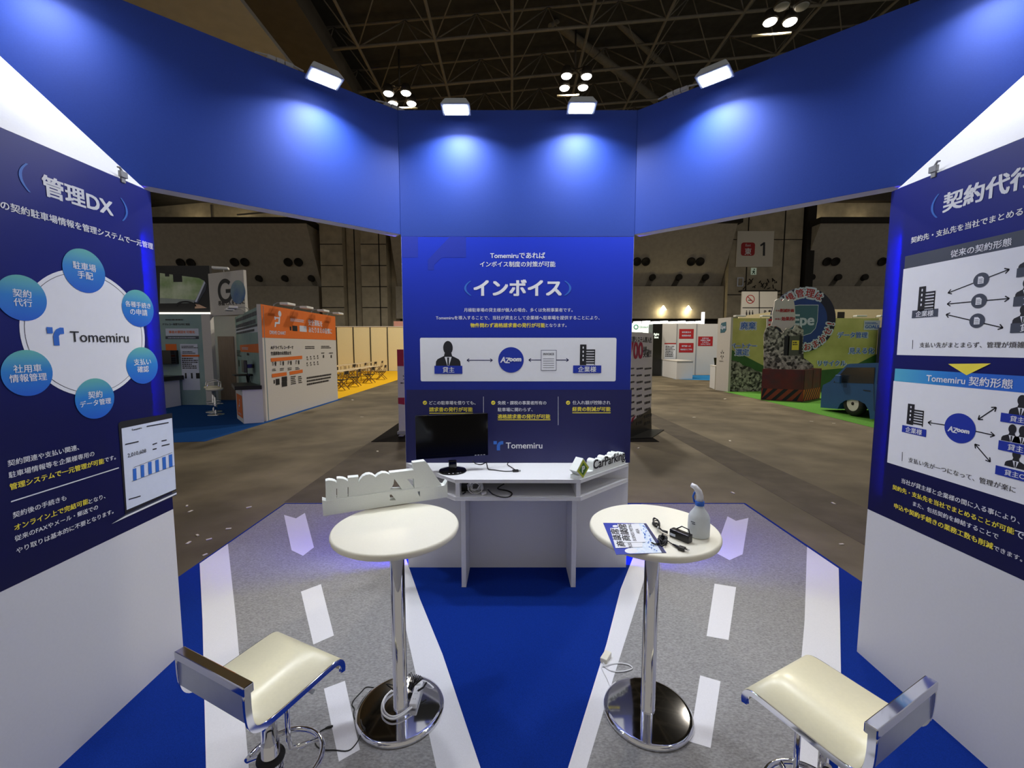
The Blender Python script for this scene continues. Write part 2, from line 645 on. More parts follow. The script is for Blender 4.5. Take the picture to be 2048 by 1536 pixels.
def pier(x0, x1, y, wid, rows, cols):
    """block-jointed concrete pier of the far wall"""
    mb = MB()
    mb.box(x0, y, 0, x1, HALL_Y - .02, 22)
    c = struct(mb.build('trim_%d' % wid, m_concrete))
    j = MB()
    z = 1.5
    while z < 21:
        j.box(x0, y - .03, z, x1, y + .01, z + .08)
        z += rows
    for x in cols:
        j.box(x - .05, y - .03, 0, x + .05, y + .01, 21)
    j.build('joint_lines', m_joint, c)
    return c


pier(-18.9, -16.7, 43.2, 5, 2.05, [])
pier(-16.6, -14.9, 44.0, 6, 40, [-15.8])
pier(-14.9, -12.4, 43.2, 7, 2.05, [-13.1])
pier(21.6, 28.8, 43.6, 8, 5.4, [23.4, 27.0])
struct(MB().box(29.0, 43.2, 0, 29.8, 44.9, 22).build('trim_9', m_slot))
struct(MB().box(20.6, 43.4, 15.2, 21.4, 44.9, 24).build('trim_10', m_slot))
# upper wall band below the roof is darker steel cladding
struct(MB().box(-45, 44.3, 16.3, 60, 44.95, 24).build('trim_11', mat('dark_cladding', (70, 63, 55), .9, noise=.1, scale=3)))

# concrete edge beam and side bay over the far left
struct(MB().box(-30, 3, 15.0, -10.4, 30, 15.5).build('trim_12', mat('side_bay_soffit', (168, 170, 172), .9, noise=.06, scale=2)))
struct(MB().box(-10.4, 3, 15.2, -8.4, 30, 16.2).build('trim_13', mat('edge_beam', (78, 73, 66), .9, noise=.1, scale=2)))

# roof truss: chords and webs of a space frame
truss = struct(MB().box(-30, 44, roof_z(-30), -29.8, 44.2, roof_z(-30) + 2).build('trim_14', m_steel))
GX, GY = 3.6, 3.4
xs = [-21.6 + GX * i for i in range(17)]
ys = [11.2 + GY * i for i in range(10)]
for y in ys:
    MB().bar((-26, y, roof_z(-26)), (42, y, roof_z(42)), .075, 6).build('lower_chord', m_steel, truss)
for x in xs:
    MB().bar((x, 9, roof_z(x)), (x, 44, roof_z(x)), .075, 6).build('lower_chord', m_steel, truss)
for y in ys[:-1]:
    MB().bar((-26, y + GY / 2, roof_z(-26) + 2.2), (42, y + GY / 2, roof_z(42) + 2.2), .065, 6).build('upper_chord', m_steel, truss)
web = MB()
for x in xs[:-1]:
    for y in ys[:-1]:
        t = Vector((x + GX / 2, y + GY / 2, roof_z(x + GX / 2) + 2.2))
        for dx, dy in ((0, 0), (GX, 0), (0, GY), (GX, GY)):
            web.bar((x + dx, y + dy, roof_z(x + dx)), t, .032, 5)
wo = web.build('web_bars', m_steel, truss)
wo['kind'] = 'stuff'
for a, b, r in (((1040, -8), (1312, 200), .24), ((1183, -5), (1212, 140), .13), ((1183, -5), (1352, 155), .17), ((1100, 52), (1190, -6), .12)):
    MB().bar(at_y(*a, 24.0), at_y(*b, 29.0), r, 10).build('main_tube', m_steel, truss)

# lamp clusters under the roof
e_lamp = mat('lamp_glass', (255, 255, 255), .3, emit=(1, .96, .88), es=14, noise=.01)
m_lampbody = mat('lamp_housing', (70, 64, 56), .5, .4, noise=.1)


def hall_lamp(pxs, z, label, power, beam=None, lit=4):
    ps = [at_z(px, py, z) for px, py in pxs]
    c = sum(ps, Vector()) / len(ps)
    t = thing('hall_lamp', label, 'lamp', c + Vector((0, 0, .5)), 'lamp clusters under the hall roof')
    fr = MB()
    for p in ps:
        fr.bar(p + Vector((0, 0, .45)), c + Vector((0, 0, .6)), .04, 6)
    fr.bar(c + Vector((0, 0, .6)), c + Vector((0, 0, 2.4)), .05, 6)
    fr.build('frame', m_lampbody, t)
    for k, p in enumerate(ps):
        h = MB().lathe(p, [(.27, .02), (.29, .08), (.2, .4), (.0, .42)], 20).build('reflector', m_lampbody, t)
        MB().lathe(p, [(.0, -.02), (.22, -.02), (.25, .03), (0, .03)], 20).build('lamp_glass', e_lamp if k < lit else m_grey, h)
    if beam:
        b = MB()
        b.bar(at_z(*beam[0], z - .3), at_z(*beam[1], z - .3), .045, 6)
        b.build('lit_rail', mat('rail_paint', (220, 205, 170), .5, noise=.02), t)
    ld = bpy.data.lights.new('lamp_light', 'SPOT')
    ld.energy, ld.color, ld.spot_size, ld.spot_blend, ld.shadow_soft_size = power, (1, .91, .76), R(160), .6, .6
    lo = bpy.data.objects.new('lamp_light', ld)
    COL.objects.link(lo)
    lo.parent = t
    lo.location = (0, 0, -.7)
    return t


hall_lamp([(777, 188), (812, 187), (786, 208), (823, 208)], 14.6, 'cluster of four round roof lamps above the left blue header, lowest in the hall', HALL_W, ((790, 216), (835, 216)))
hall_lamp([(1133, 153), (1173, 154), (1129, 177), (1166, 176)], 14.6, 'cluster of four round roof lamps above the middle blue wall', HALL_W, ((1114, 192), (1158, 190)))
hall_lamp([(1540, 45), (1580, 45), (1564, 14), (1604, 14)], 14.6, 'cluster of four roof lamps above the right blue header, only two of them lit', HALL_W, ((1504, 72), (1582, 66)), 2)

# ------------------------------------------------------------------ booth floor
XL, XR, YB = -1.972, 2.070, 3.40          # display faces of the booth
BX0, BX1 = -0.858, 0.944                  # back wall ends
YE = 2.42                                 # far end of the side boards
cp = thing('booth_carpet', 'blue needle-felt carpet of the booth with grey road lanes and white markings', 'carpet', (0.04, 2.2, 0))
MB().box(-2.65, -1.2, 0.0, 2.72, 4.86, 0.005).build('carpet_base', m_carpet, cp)


def flatpart(name, m, pts, z0=0.005, h=0.0012):
    return MB().prism([(x, y, z0) for x, y in pts], (0, 0, h)).build(name, m, cp)


flatpart('lane', m_lane, [(-2.63, 4.83), (-1.42, 4.83), (-0.93, 3.40), (-.25, 1.72), (.12, 0.6), (-.30, 0.6), (-1.156, 1.725), (-1.852, 2.724), (-2.63, 3.82)])
flatpart('lane', m_lane, [(2.69, 4.83), (1.5, 4.83), (1.02, 3.40), (.27, 1.72), (-.08, 0.6), (.36, 0.6), (1.23, 1.725), (1.945, 2.698), (2.69, 3.76)])
Z1 = 0.0062
flatpart('edge_stripe', m_stripe, [(-2.63, 3.82), (-1.852, 2.724), (-1.156, 1.725), (-.32, .53), (-.47, .53), (-1.343, 1.725), (-2.077, 2.724), (-2.63, 3.46)], Z1)
flatpart('edge_stripe', m_stripe, [(2.69, 3.76), (1.945, 2.698), (1.23, 1.725), (.38, .53), (.54, .53), (1.45, 1.725), (2.181, 2.698), (2.69, 3.38)], Z1)
flatpart('centre_stripe', m_stripe, [(-.934, 3.594), (-.666, 2.951), (-.414, 2.397), (-.139, 1.712), (.335, .53), (.19, .53), (-.331, 1.712), (-.87, 3.09), (-1.04, 3.594)], Z1)
flatpart('centre_stripe', m_stripe, [(1.08, 3.63), (.818, 3.079), (.581, 2.483), (.246, 1.712), (-.27, .53), (-.19, .53), (.327, 1.712), (.56, 2.213), (.805, 2.724), (.98, 3.092), (1.22, 3.60)], Z1)
for q in ([(-2.473, 4.503), (-2.295, 4.408), (-2.272, 4.558), (-1.802, 3.752), (-1.825, 3.594), (-1.977, 3.695)],
          [(2.317, 4.462), (2.346, 4.343), (2.52, 4.421), (2.028, 3.621), (1.86, 3.516), (1.80, 3.658)]):
    flatpart('lane_arrow', m_stripe, q, Z1)
for q in ([(-1.574, 3.046), (-1.469, 3.146), (-1.127, 2.56), (-1.219, 2.478)], [(-1.005, 2.137), (-.914, 2.191), (-.69, 1.79), (-.763, 1.734)],
          [(1.561, 3.153), (1.702, 3.105), (1.349, 2.518), (1.229, 2.555)], [(1.046, 2.23), (1.139, 2.188), (.905, 1.798), (.822, 1.83)]):
    flatpart('lane_dash', m_stripe, q, Z1)

# ------------------------------------------------------------------ back wall
e_led2 = mat('blue_led_soft', (20, 20, 255), .4, emit=(.07, .05, 1), es=150, noise=.01)
e_led = mat('blue_led', (20, 20, 255), .4, emit=(.03, .02, 1), es=260, noise=.01)
bw = thing('display_wall', 'tall blue centre wall of the booth with the インボイス poster', 'wall', (.043, YB + .1, 0.005))
MB().box(BX0, YB, .005, BX1, YB + .05, 3.6).build('front_board', m_whitewall, bw)
MB().box(BX0 + .07, YB + .05, .005, BX1 - .07, YB + .16, 3.58).build('wall_core', m_whitewall, bw)
MB().box(BX0, YB - .004, 2.675, BX1, YB - .0004, 3.6).build('header_face', m_blue, bw)
for x, s in ((BX0 + .07, -1), (BX1 - .07, 1)):
    MB().box(x, YB + .052, .06, x + s * .010, YB + .075, 2.5).build('led_strip', e_led2, bw)

m_poster_c = grad_mat('poster_print', [(0, (20, 24, 84)), (.26, (18, 24, 92)), (.29, (14, 34, 124)), (.6, (10, 40, 156)), (1, (8, 48, 190))], 'Z', .9, 2.68, .4)
PB = Pl((0, YB, 0), (1, 0))
po = MB().box(BX0 + .002, YB - .003, .893, BX1 - .002, YB - .0004, 2.672).build('poster', m_poster_c, bw)
A = Art(PB, .003)
A.rect('footer_band', mat('footer_ink', (24, 26, 82), .45, noise=.03), (813, 779.5), (1259.5, 925), 1)
A.poly('faint_emblem', i_faint, [(803, 468), (836, 468), (836, 515), (805, 515)], 1)  # big faint logo printed in its own darker blue
A.poly('faint_emblem', i_faint, [(905, 468), (932, 468), (932, 515), (884, 515), (868, 530), (868, 540), (856, 540), (856, 520)], 1)
wl, yl = 'white_lettering', 'yellow_lettering'
A.text(wl, i_white, 'Tomemiruであれば', (980.6, 511), (1090, 511), bold=.014)
A.text(wl, i_white, 'インボイス制度の対策が可能', (960, 528.5), (1110.6, 528.5), bold=.014)
A.text(wl, i_white, 'インボイス', (948.5, 575.6), (1122, 575.6), bold=.035)
for s, x in ((1, 928.5), (-1, 1142.5)):
    a, b = A.h((x, 576.5))
    pts = [(a + s * (.045 * (t * t)), b + .056 * t) for t in [k / 5 - 1 for k in range(11)]]
    pts += [(p + s * .017 * (1 - .3 * abs(t)), q) for (p, q), t in [(pts[10 - k], 1 - k / 5) for k in range(11)]]
    A.poly('bracket', i_mid, pts, 2, False)
A.text(wl, i_white, '月極駐車場の貸主様が個人の場合、多くは免税事業者です。', (928, 620), (1145, 620), bold=.008)
A.text(wl, i_white, 'Tomemiruを導入することで、当社が貸主として企業様へ駐車場を提供することにより、', (872, 635.5), (1199, 635.5), bold=.008)
A.text(yl, i_yellow, '物件問わず適格請求書の発行が可能', (941, 650.6), (1090, 650.6), bold=.022)
A.text(wl, i_white, 'となります。', (1091.5, 650.6), (1133, 650.6), bold=.008)
A.rect('diagram_box', i_white, (840, 675.6), (1231, 762.6), 1, rnd=.012)


def label(A, x0, y0, x1, y1, s, sx0, sx1, m=None):
    A.rect('name_plates', m or i_deep, (x0, y0), (x1, y1), 4)
    A.text('plate_lettering', i_white, s, (sx0, (y0 + y1) / 2), (sx1, (y0 + y1) / 2), 5, bold=.012)


A.man('icons', i_dark, i_white, (896.6, 732), .2, 3)
label(A, 869, 731.5, 925, 747.5, '貸主', 885.6, 908.8)
A.arrow('arrows', i_navy, (934, 720.5), (985, 720.5), .006, .022)
A.disc('company_disc', i_deep, (1022, 719.8), .101, 3)


def azoom(A, x0, x1, y, px=True, bold=.03):
    """white slanted company wordmark: big A and Z, small joined oom"""
    (a0, b), (a1, b1) = A.h((x0, y)), A.h((x1, y))
    w = a1 - a0
    A.text('wordmark', i_white, 'A', (a0, b), (a0 + .24 * w, b), 5, bold, False, .27 * w, .2)
    A.text('wordmark', i_white, 'Z', (a0 + .23 * w, b - .03 * w), (a0 + .44 * w, b - .03 * w), 5, bold, False, .26 * w, .1)
    A.text('wordmark', i_white, 'oom', (a0 + .43 * w, b), (a0 + w, b), 5, .06, False, .14 * w, .08)


azoom(A, 1002, 1042, 719.5)
A.arrow('arrows', i_navy, (1057.5, 720), (1137, 720), .006, .022, lvl=2)
A.rect('invoice_sheet', i_navy, (1082, 700), (1112.5, 741), 3)
A.rect('invoice_paper', i_white, (1082.8, 700.8), (1111.7, 740.2), 4)
A.text('icons', i_dark, 'INVOICE', (1086.5, 708), (1108, 708), 5, .02)
for k in range(5):
    A.line('icons', i_dark, (1086, 717.5 + 4.4 * k), (1108, 717.5 + 4.4 * k), .003, 5)
A.building('icons', i_dark, i_white, (1160, 689), (1189.5, 730), 3)
label(A, 1146, 730.8, 1202, 746, '企業様', 1156, 1192)
for cx in (850, 986.5, 1136):
    A.disc('check_marks', i_yellow, (cx, 805.3), .0165, 2)
    A.line('check_ticks', i_navy, (cx - 1.9, 805.2), (cx - .4, 806.8), .004, 3)
    A.line('check_ticks', i_navy, (cx - .5, 806.8), (cx + 2.2, 803.6), .004, 3)
A.text(wl, i_white, 'どこの駐車場を借りても、', (859, 805.5), (951, 805.5), bold=.014)
A.text(yl, i_yellow, '請求書の発行が可能', (858.8, 818.8), (945, 818.8), bold=.022)
A.line(yl, i_yellow, (858.8, 826.3), (946, 826.3), .006)
A.text(wl, i_white, '免税・課税の事業者所有の', (995.6, 805.5), (1092.5, 805.5), bold=.014)
A.text(wl, i_white, '駐車場に関わらず、', (995.6, 819), (1065, 819), bold=.014)
A.text(yl, i_yellow, '適格請求書の発行が可能', (995.6, 832.8), (1100, 832.8), bold=.022)
A.line(yl, i_yellow, (995.6, 839.4), (1101, 839.4), .006)
A.text(wl, i_white, '仕入れ額が控除され', (1145, 805), (1220.6, 805), bold=.014)
A.text(yl, i_yellow, '経費の削減が可能', (1144.6, 818), (1220.6, 818), bold=.022)
A.line(yl, i_yellow, (1144.6, 825.4), (1221, 825.4), .006)
A.line(wl, i_white, (967, 793), (967, 830), .003)
A.line(wl, i_white, (1116.3, 793), (1116.3, 850), .003)
m_logo = grad_mat('logo_gradient', [(0, (110, 200, 220)), (.45, (50, 130, 215)), (1, (36, 86, 190))], 'Z', 0, 1, .5)


def emblem(A, p0, p1, lvl=2, name='logo_mark'):
    """the parking brand's mark: a square and a curved stem making a T"""
    (a0, b1), (a1, b0) = A.h(p0), A.h(p1)
    w, h = a1 - a0, b1 - b0
    q = lambda x, y: (a0 + x * w, b0 + y * h)
    A.poly(name, i_mid, [q(0, 1), q(.34, 1), q(.34, .66), q(0, .66)], lvl, False)
    A.poly(name, i_mid, [q(1, 1), q(.78, 1), q(.56, .9), q(.42, .72), q(.34, .5), q(.34, 0), q(.67, 0), q(.67, .52), q(.76, .63), q(1, .66)], lvl, False)


emblem(A, (987, 882), (1006.5, 900.5))
A.text(wl, i_white, 'Tomemiru', (1012, 890.8), (1084.5, 890.8), bold=.012)
A.finish(po)

# ------------------------------------------------------------------ diagonal header beams
for s, xa, xb, word in ((1, BX0, XL, 'left'), (-1, BX1, XR, 'right')):
    a, b = Vector((xa, YB, 2.69)), Vector((xb, 2.39, 2.69))
    d = (b - a).normalized()
    b = b + d * 1.10                      # the beam runs on past the side wall
    n = Vector((d.y, -d.x, 0))
    if n.y < 0:
        n = -n
    hb = thing('header_beam', 'blue slanting header beam between centre wall and %s display board' % word, 'header', (a + b) / 2)
    MB().prism([a + n * .004, b + n * .004, b + n * .10, a + n * .095], (0, 0, .905)).build('beam_body', m_whitewall, hb)
    MB().prism([a, b, b + n * .0036, a + n * .0036], (0, 0, .91)).build('header_face', m_blue, hb)

# ------------------------------------------------------------------ side walls with their posters
m_poster_s = grad_mat('side_poster_print', [(0, (18, 20, 78)), (.35, (16, 22, 92)), (.7, (22, 34, 130)), (1, (26, 40, 152))], 'Z', .88, 2.67, .4, translucent=.32)
m_bubble = grad_mat('bubble_gradient', [(0, (22, 90, 196)), (.55, (34, 124, 200)), (1, (100, 178, 168))], 'Z', 0, 1, .5, coord='Generated')
Y0S = 0.5
side = {}
for key, x, s, word, board_label in (('L', XL, -1, 'left', 'white side wall on the left with the 管理DX poster'),
                                     ('R', XR, 1, 'right', 'white side wall on the right with the 契約代行 poster')):
    t = thing('display_wall', board_label, 'wall', (x + s * .05, (Y0S + YE) / 2, .005))
    MB().box(x + s * .005, Y0S, .005, x + s * .10, YE - .086, 2.668).build('wall_core', m_whitewall, t)
    MB().box(x, Y0S, .005, x + s * .0045, YE, .886).build('lower_board', m_board, t)
    MB().box(x, Y0S, .887, x + s * .0045, 1.57, 2.67).build('upper_board', m_board, t)
    side[key] = (t, MB().box(x, 1.572, .887, x + s * .0045, YE, 2.67).build('poster', m_poster_s, t))
    MB().box(x + s * .014, YE - .083, 1.0, x + s * .04, YE - .072, 2.42).build('led_strip', e_led, t)
    ch = MB().box(x + s * .052, YE - .085, .9, x + s * .060, YE, 2.67)
    ch.box(x + s * .0046, YE - .010, .9, x + s * .052, YE, 2.67).box(x + s * .0046, YE - .085, .89, x + s * .060, YE, .90)
    ch.build('led_spill_cover', m_grey, t)  # unseen cover added so the blue light reaches only the board
    # canted white fascia leaning outwards from the board top up to the blue beam
    e_ = lambda zz: Vector((x + s * (.005 + .741 * (zz - 2.674)), 2.39 - .6245 * (zz - 2.674), zz))
    fp = [e_(2.674), e_(3.6), Vector((e_(3.6).x, Y0S, 3.6)), Vector((x + s * .005, Y0S, 2.674))]
    MB().prism(fp, (s * .02, 0, -.015)).build('canted_fascia', m_whitewall, t)

# left poster: 管理DX
PL = Pl((XL, 0, 0), (0, 1))
A = Art(PL, .0006)
for s, p in ((1, (36.5, 349)), (-1, (255, 423))):
    a, b = A.h(p)
    pts = [(a + s * (.03 * (t * t)), b + .056 * t) for t in [k / 5 - 1 for k in range(11)]]
    pts += [(p_ + s * .012 * (1 - .3 * abs(t)), q) for (p_, q), t in [(pts[10 - k], 1 - k / 5) for k in range(11)]]
    A.poly('bracket', i_mid, pts, 2, False)
A.text(wl, i_white, '管理DX', (85, 372), (224, 414), bold=.03)
A.text(wl, i_white, 'の契約駐車場情報を管理システムで一元管理', (0, 411), (305, 491.5), bold=.02)
cA, cB = A.h((166, 667))
eL, eR = A.h((38.5, 660))[0], A.h((289.5, 680))[0]
cA = (eL + eR) / 2
rad = (eR - eL) / 2
A.disc('centre_circle', i_white, (cA, cB), rad, 1, False, 72)
A.disc('ring_line', i_dark, (cA, cB), rad * .945, 2, False, 72, rad * .938)
for (p, w0, w1, r1) in (((168.6, 542), '駐車場', '手配', 42), ((276, 617), '各種手続き', 'の申請', 31.5), ((284.5, 731), '支払い', '確認', 31.5),
                        ((190, 797), '契約', 'データ管理', 39.5), ((55, 746), '社用車', '情報管理', 52), ((43.5, 596), '契約', '代行', 51)):
    a, b = A.h(p)
    r = (A.h((p[0] + r1, p[1]))[0] - A.h((p[0] - r1, p[1]))[0]) / 2
    A.disc(('topic_bubble', a), m_bubble, (a, b), r, 3, False, 40)
    em = r * .36
    for k, w in enumerate((w0, w1)):
        L = len(w) * em * (.88 if len(w) > 4 else 1)
        A.text('bubble_lettering', i_white, w, (a - L / 2, b + em * (.55 - 1.1 * k)), (a + L / 2, b + em * (.55 - 1.1 * k)), 4.5, .012, False)
emblem(A, (91.5, 654), (129, 691), 4.5)
A.text('wordmark', i_dark, 'Tomemiru', (139, 672), (256, 676.5), 4.5, .004)
# laptop picture
A.poly('laptop_picture', i_dark, [(236, 848), (241, 843), (343.5, 826), (352, 980), (250, 1028)], 2)
A.poly('laptop_screen', i_pale, [(242, 857), (343.2, 836), (351.2, 978), (252.5, 1020)], 3)
A.poly('laptop_base', i_grey, [(222, 1047.5), (251, 1028), (352.2, 982), (352.6, 990)], 3)
A.poly('laptop_base_edge', i_white, [(222, 1048), (250, 1031.5), (352.2, 985), (352.4, 988)], 4)
A.text('screen_print', i_dark, '2,010,608', (254, 911), (291, 902.5), 5, .01)
A.text('screen_print', i_dark, 'Tomemiru', (262, 859.5), (282, 856), 5, .02)
for x0, y0, x1, y1 in ((249, 889, 276, 883), (304, 889, 313, 886), (322, 882, 332, 880), (256, 999, 280, 992), (304, 899, 312, 897), (322, 892, 338, 888), (292, 853, 336, 845)):
    A.line('screen_print', i_dark, (x0, y0), (x1, y1), .006, 5)
for k, (x, t_, b_) in enumerate(((268, 937, 961), (283.5, 930, 954), (298.5, 924, 948), (313, 919.5, 944), (327, 914, 938), (340, 909, 934))):
    A.poly('screen_chart', i_mid, [(x - 3.6, t_ + 1), (x + 3.2, t_ - 1), (x + 4.2, b_ - 1), (x - 2.6, b_ + 1)], 5)
A.line('screen_print', i_dark, (266, 935), (343, 905), .002, 5.5)
A.line('screen_print', i_dark, (262, 963), (348, 931), .002, 5.5)
A.text(wl, i_white, '契約関連や支払い関連、', (14.4, 927.5), (157, 894))
A.text(wl, i_white, '駐車場情報等を企業様専用の', (16.5, 950.5), (187.7, 907))
A.text(yl, i_yellow, '管理システムで一元管理が可能', (18.6, 974.5), (207, 921.5), bold=.022)
A.text(wl, i_white, 'です。', (208.5, 920.5), (230.5, 914))
A.line(wl, i_white, (21, 1003.5), (237, 935.5), .005)
A.text(wl, i_white, '契約後の手続きも', (24.5, 1030), (131.7, 996))
A.text(yl, i_yellow, 'オンライン上で完結可能', (27.5, 1053), (175.7, 1004.5), bold=.022)
A.text(wl, i_white, 'となり、', (177, 1004), (209.6, 991.5))
A.text(wl, i_white, '従来のFAXやメール・郵送での', (28.4, 1077), (195, 1014.5))
A.text(wl, i_white, 'やり取りは基本的に不要となります。', (31.4, 1100.8), (226, 1023.5))
A.finish(side['L'][1])

# right poster: 契約代行
PR = Pl((XR, 0, 0), (0, -1))
A = Art(PR, .0006)
a, b = A.h((1862.5, 416))
pts = [(a + (.03 * (t * t)), b + .056 * t) for t in [k / 5 - 1 for k in range(11)]]
pts += [(p_ + .012 * (1 - .3 * abs(t)), q) for (p_, q), t in [(pts[10 - k], 1 - k / 5) for k in range(11)]]
A.poly('bracket', i_mid, pts, 2, False)
a0, b0 = A.h((1888, 407))
a1, b1 = A.h((1923, 399))
em = a1 - a0
A.text(wl, i_white, '契約代行', (a0, b0), (a0 + em * 4.5, b0), bold=.03, px=False)
a0, b0 = A.h((1823, 481))
a1, b1 = A.h((2046, 428.5))
A.text(wl, i_white, '契約先・支払先を当社でまとめる', (a0, b0), (a1, b0), bold=.02, px=False)
AE = A.h((2048, 700))[0] + .10
(a0, b1), (_, b0) = A.h((1811, 513)), A.h((1810, 538))
A.rect('old_scheme_title', i_grey, (a0, b0), (AE, b1), 1, False)
A.text(wl, i_white, '従来の契約形態', (1902.6, 506.6), (2024, 485), 3, .012)
bb = A.h((1794, 709.8))[1]
A.rect('old_scheme_box', i_white, (A.h((1794, 709.8))[0], bb), (AE, b0), 1, False)


def plate(A, c0, c1, s, m, w=.68):
    (a0, b1), (a1, b0) = A.h(c0), A.h(c1)
    A.rect(('name_plates', m.name), m, (a0, b0), (a1, b1), 3, False)
    mid, L = (a0 + a1) / 2, (a1 - a0) * w
    A.text('plate_lettering', i_white, s, (mid - L / 2, (b0 + b1) / 2), (mid + L / 2, (b0 + b1) / 2), 4, .012, False)


A.building('icons', i_dark, i_white, (1839.5, 574), (1868.5, 619.5), 3)
plate(A, (1825.5, 621.5), (1876, 633), '企業様', i_grey)
for p0, p1, c in (((1896.6, 586), (2019.4, 538.6), (1963, 560)), ((1895, 608), (2019.4, 597), (1958.6, 602)), ((1892.8, 629), (2006.5, 655.7), (1955, 641.5))):
    A.arrow('arrows', i_dark, p0, p1, .005, .02)
    A.disc('contract_disc', i_grey, c, .032, 3)
    ca, cb = A.h(c)
    A.poly('contract_sheet', i_white, [(ca - .012, cb - .016), (ca + .012, cb - .016), (ca + .012, cb + .007), (ca + .003, cb + .016), (ca - .012, cb + .016)], 4, False)
    for k in range(3):
        A.line('contract_text', i_grey, (ca - .008, cb - .010 + .007 * k), (ca + .008, cb - .010 + .007 * k), .002, 5, False)
for y0, y1, x in ((537, 555, 2034.5), (594, 613, 2028), (647, 666, 2022)):
    ca, cb = A.h((x, (y0 + y1) / 2))
    hh = abs(A.h((x, y0))[1] - A.h((x, y1))[1]) / 2
    A.rect(('name_plates', i_grey.name), i_grey, (ca, cb - hh), (AE, cb + hh), 4, False)
    A.text('plate_lettering', i_white, '貸主', (ca + .035, cb), (ca + .10, cb), 5, .012, False)
    A.man('icons', i_dark, i_white, (x + 24, y0 - 1), .075, 2)
A.line('icons', i_grey, (1826.2, 680), (1825.5, 698), .003)
a0, b0 = A.h((1840, 690))
A.text('dark_lettering', i_brown, '支払い先がまとまらず、管理が煩雑', (a0, b0), (A.h((2050, 690))[0], b0), 3, .01, False)
m_tri = grad_mat('triangle_ink', [(0, (240, 224, 60)), (.45, (236, 220, 70)), (1, (30, 30, 88))], 'Z', 0, 1, .5)
q = [A.h((1889, 721.6)), A.h((1994, 721.6)), A.h((1934, 750.5))]
A.poly('down_arrow', i_yellow, [(q[0][0] + .02, q[0][1] - .014), (q[1][0] - .02, q[1][1] - .012), q[2]], 3, False)
m_teal = grad_mat('teal_to_blue_ink', [(0, (34, 100, 200)), (.35, (40, 130, 205)), (1, (90, 180, 195))], 'Y', .45, .93, .5)
(a0, b1), (_, b0) = A.h((1791, 737)), A.h((1790, 762))
A.rect('new_scheme_title', m_teal, (a0, b0), (AE, b1), 2, False)
A.text(wl, i_white, 'Tomemiru 契約形態', (1854.4, 754), (2026.6, 770), 4, .014)
b2 = A.h((1774.7, 924.6))[1]
A.rect('new_scheme_box', i_white, (A.h((1774.7, 924.6))[0], b2), (AE, b0), 1, False)
A.building('icons', i_dark, i_white, (1817, 807), (1846, 854), 3)
plate(A, (1805.5, 849.8), (1852.5, 874.2), '企業様', i_deep)
A.disc('company_disc', i_deep, (1920, 856.5), .069, 3)
azoom(A, 1898.5, 1940.5, 857)
A.arrow('arrows', i_dark, (1890, 850), (1856.7, 845), .005, .02, both=False)
A.arrow('arrows', i_dark, (1957, 839), (1993.4, 814.6), .005, .02)
A.arrow('arrows', i_dark, (1949, 861.8), (1990, 871), .005, .02, both=False)
A.arrow('arrows', i_dark, (1950.5, 888), (1981.4, 924), .005, .02)
for (px, y0, y1, word, ms) in ((2002.6, 825, 843, '貸主A', ((2042, 831, .085),)), (1998, 880, 899, '貸主B', ((2023, 884, .075), (2044, 888, .075))), (1992, 930, 948, '貸主C', ((2031, 936, .078),))):
    ca, cb = A.h((px, (y0 + y1) / 2))
    hh = abs(A.h((px, y0))[1] - A.h((px, y1))[1]) / 2
    A.rect(('name_plates', i_deep.name), i_deep, (ca, cb - hh), (AE, cb + hh), 4, False)
    A.text('plate_lettering', i_white, word, (ca + .035, cb), (ca + .035 + hh * (3.6 if px > 2000 or px < 1995 else 3.6), cb), 5, .012, False)
    for mx, my, mw in ms:
        A.man('icons', i_dark, i_white, (mx, my), mw, 2)
A.line('icons', i_grey, (1805.3, 904), (1804.7, 922), .003)
A.text('dark_lettering', i_brown, '支払い先が一つになって、管理が楽に', (1817.7, 918.5), (2032.5, 981), 3, .01)
A.text(wl, i_white, '当社が貸主様と企業様の間に入る事により、', (1804, 959.5), (2040.6, 1044.5))
A.text(yl, i_yellow, '契約先・支払先を当社でまとめることが可能', (1786, 972.5), (2029, 1064.5), bold=.022)
a0, b0 = A.h((2031, 1065.5))
A.text(wl, i_white, 'です。', (a0, b0), (a0 + .085, b0), px=False)
A.text(wl, i_white, 'また、包括契約を締結することで', (1826.8, 1006.5), (1997.7, 1074))
A.text(yl, i_yellow, '申込や契約手続きの業務工数も削減', (1789, 1011), (1987, 1093), bold=.022)
A.text(wl, i_white, 'できます。', (1988.5, 1094), (2045.5, 1120))
A.finish(side['R'][1])

# little clips on the top edge of the side boards
for x, s, px, word in ((XL, -1, (245, 356), 'left'), (XR, 1, (1868, 350), 'right')):
    p = Pl((x, 0, 0), (0, -s)).hit(*px)
    yy = p[0] * -s
    c = MB()
    c.box(x - s * .006, yy - .012, 2.655, x + s * .004, yy + .012, 2.68)
    c.box(x - s * .012, yy - .02, 2.68, x + s * .004, yy + .02, 2.71)
    c.tube([(x - s * .006, yy, 2.70), (x - s * .006, yy - .02, 2.725), (x - s * .006, yy - .03, 2.72)], .006, 6)
    tag(c.build('board_clip', m_grey, None, .002), 'small grey clip on the top edge of the %s display board' % word, 'clip')

# ------------------------------------------------------------------ floodlights on the header
e_flood = mat('flood_glass', (255, 255, 255), .3, emit=(.93, .97, 1), es=22, noise=.01)
m_hood = mat('clear_hood', (150, 156, 160), .3, noise=.02)


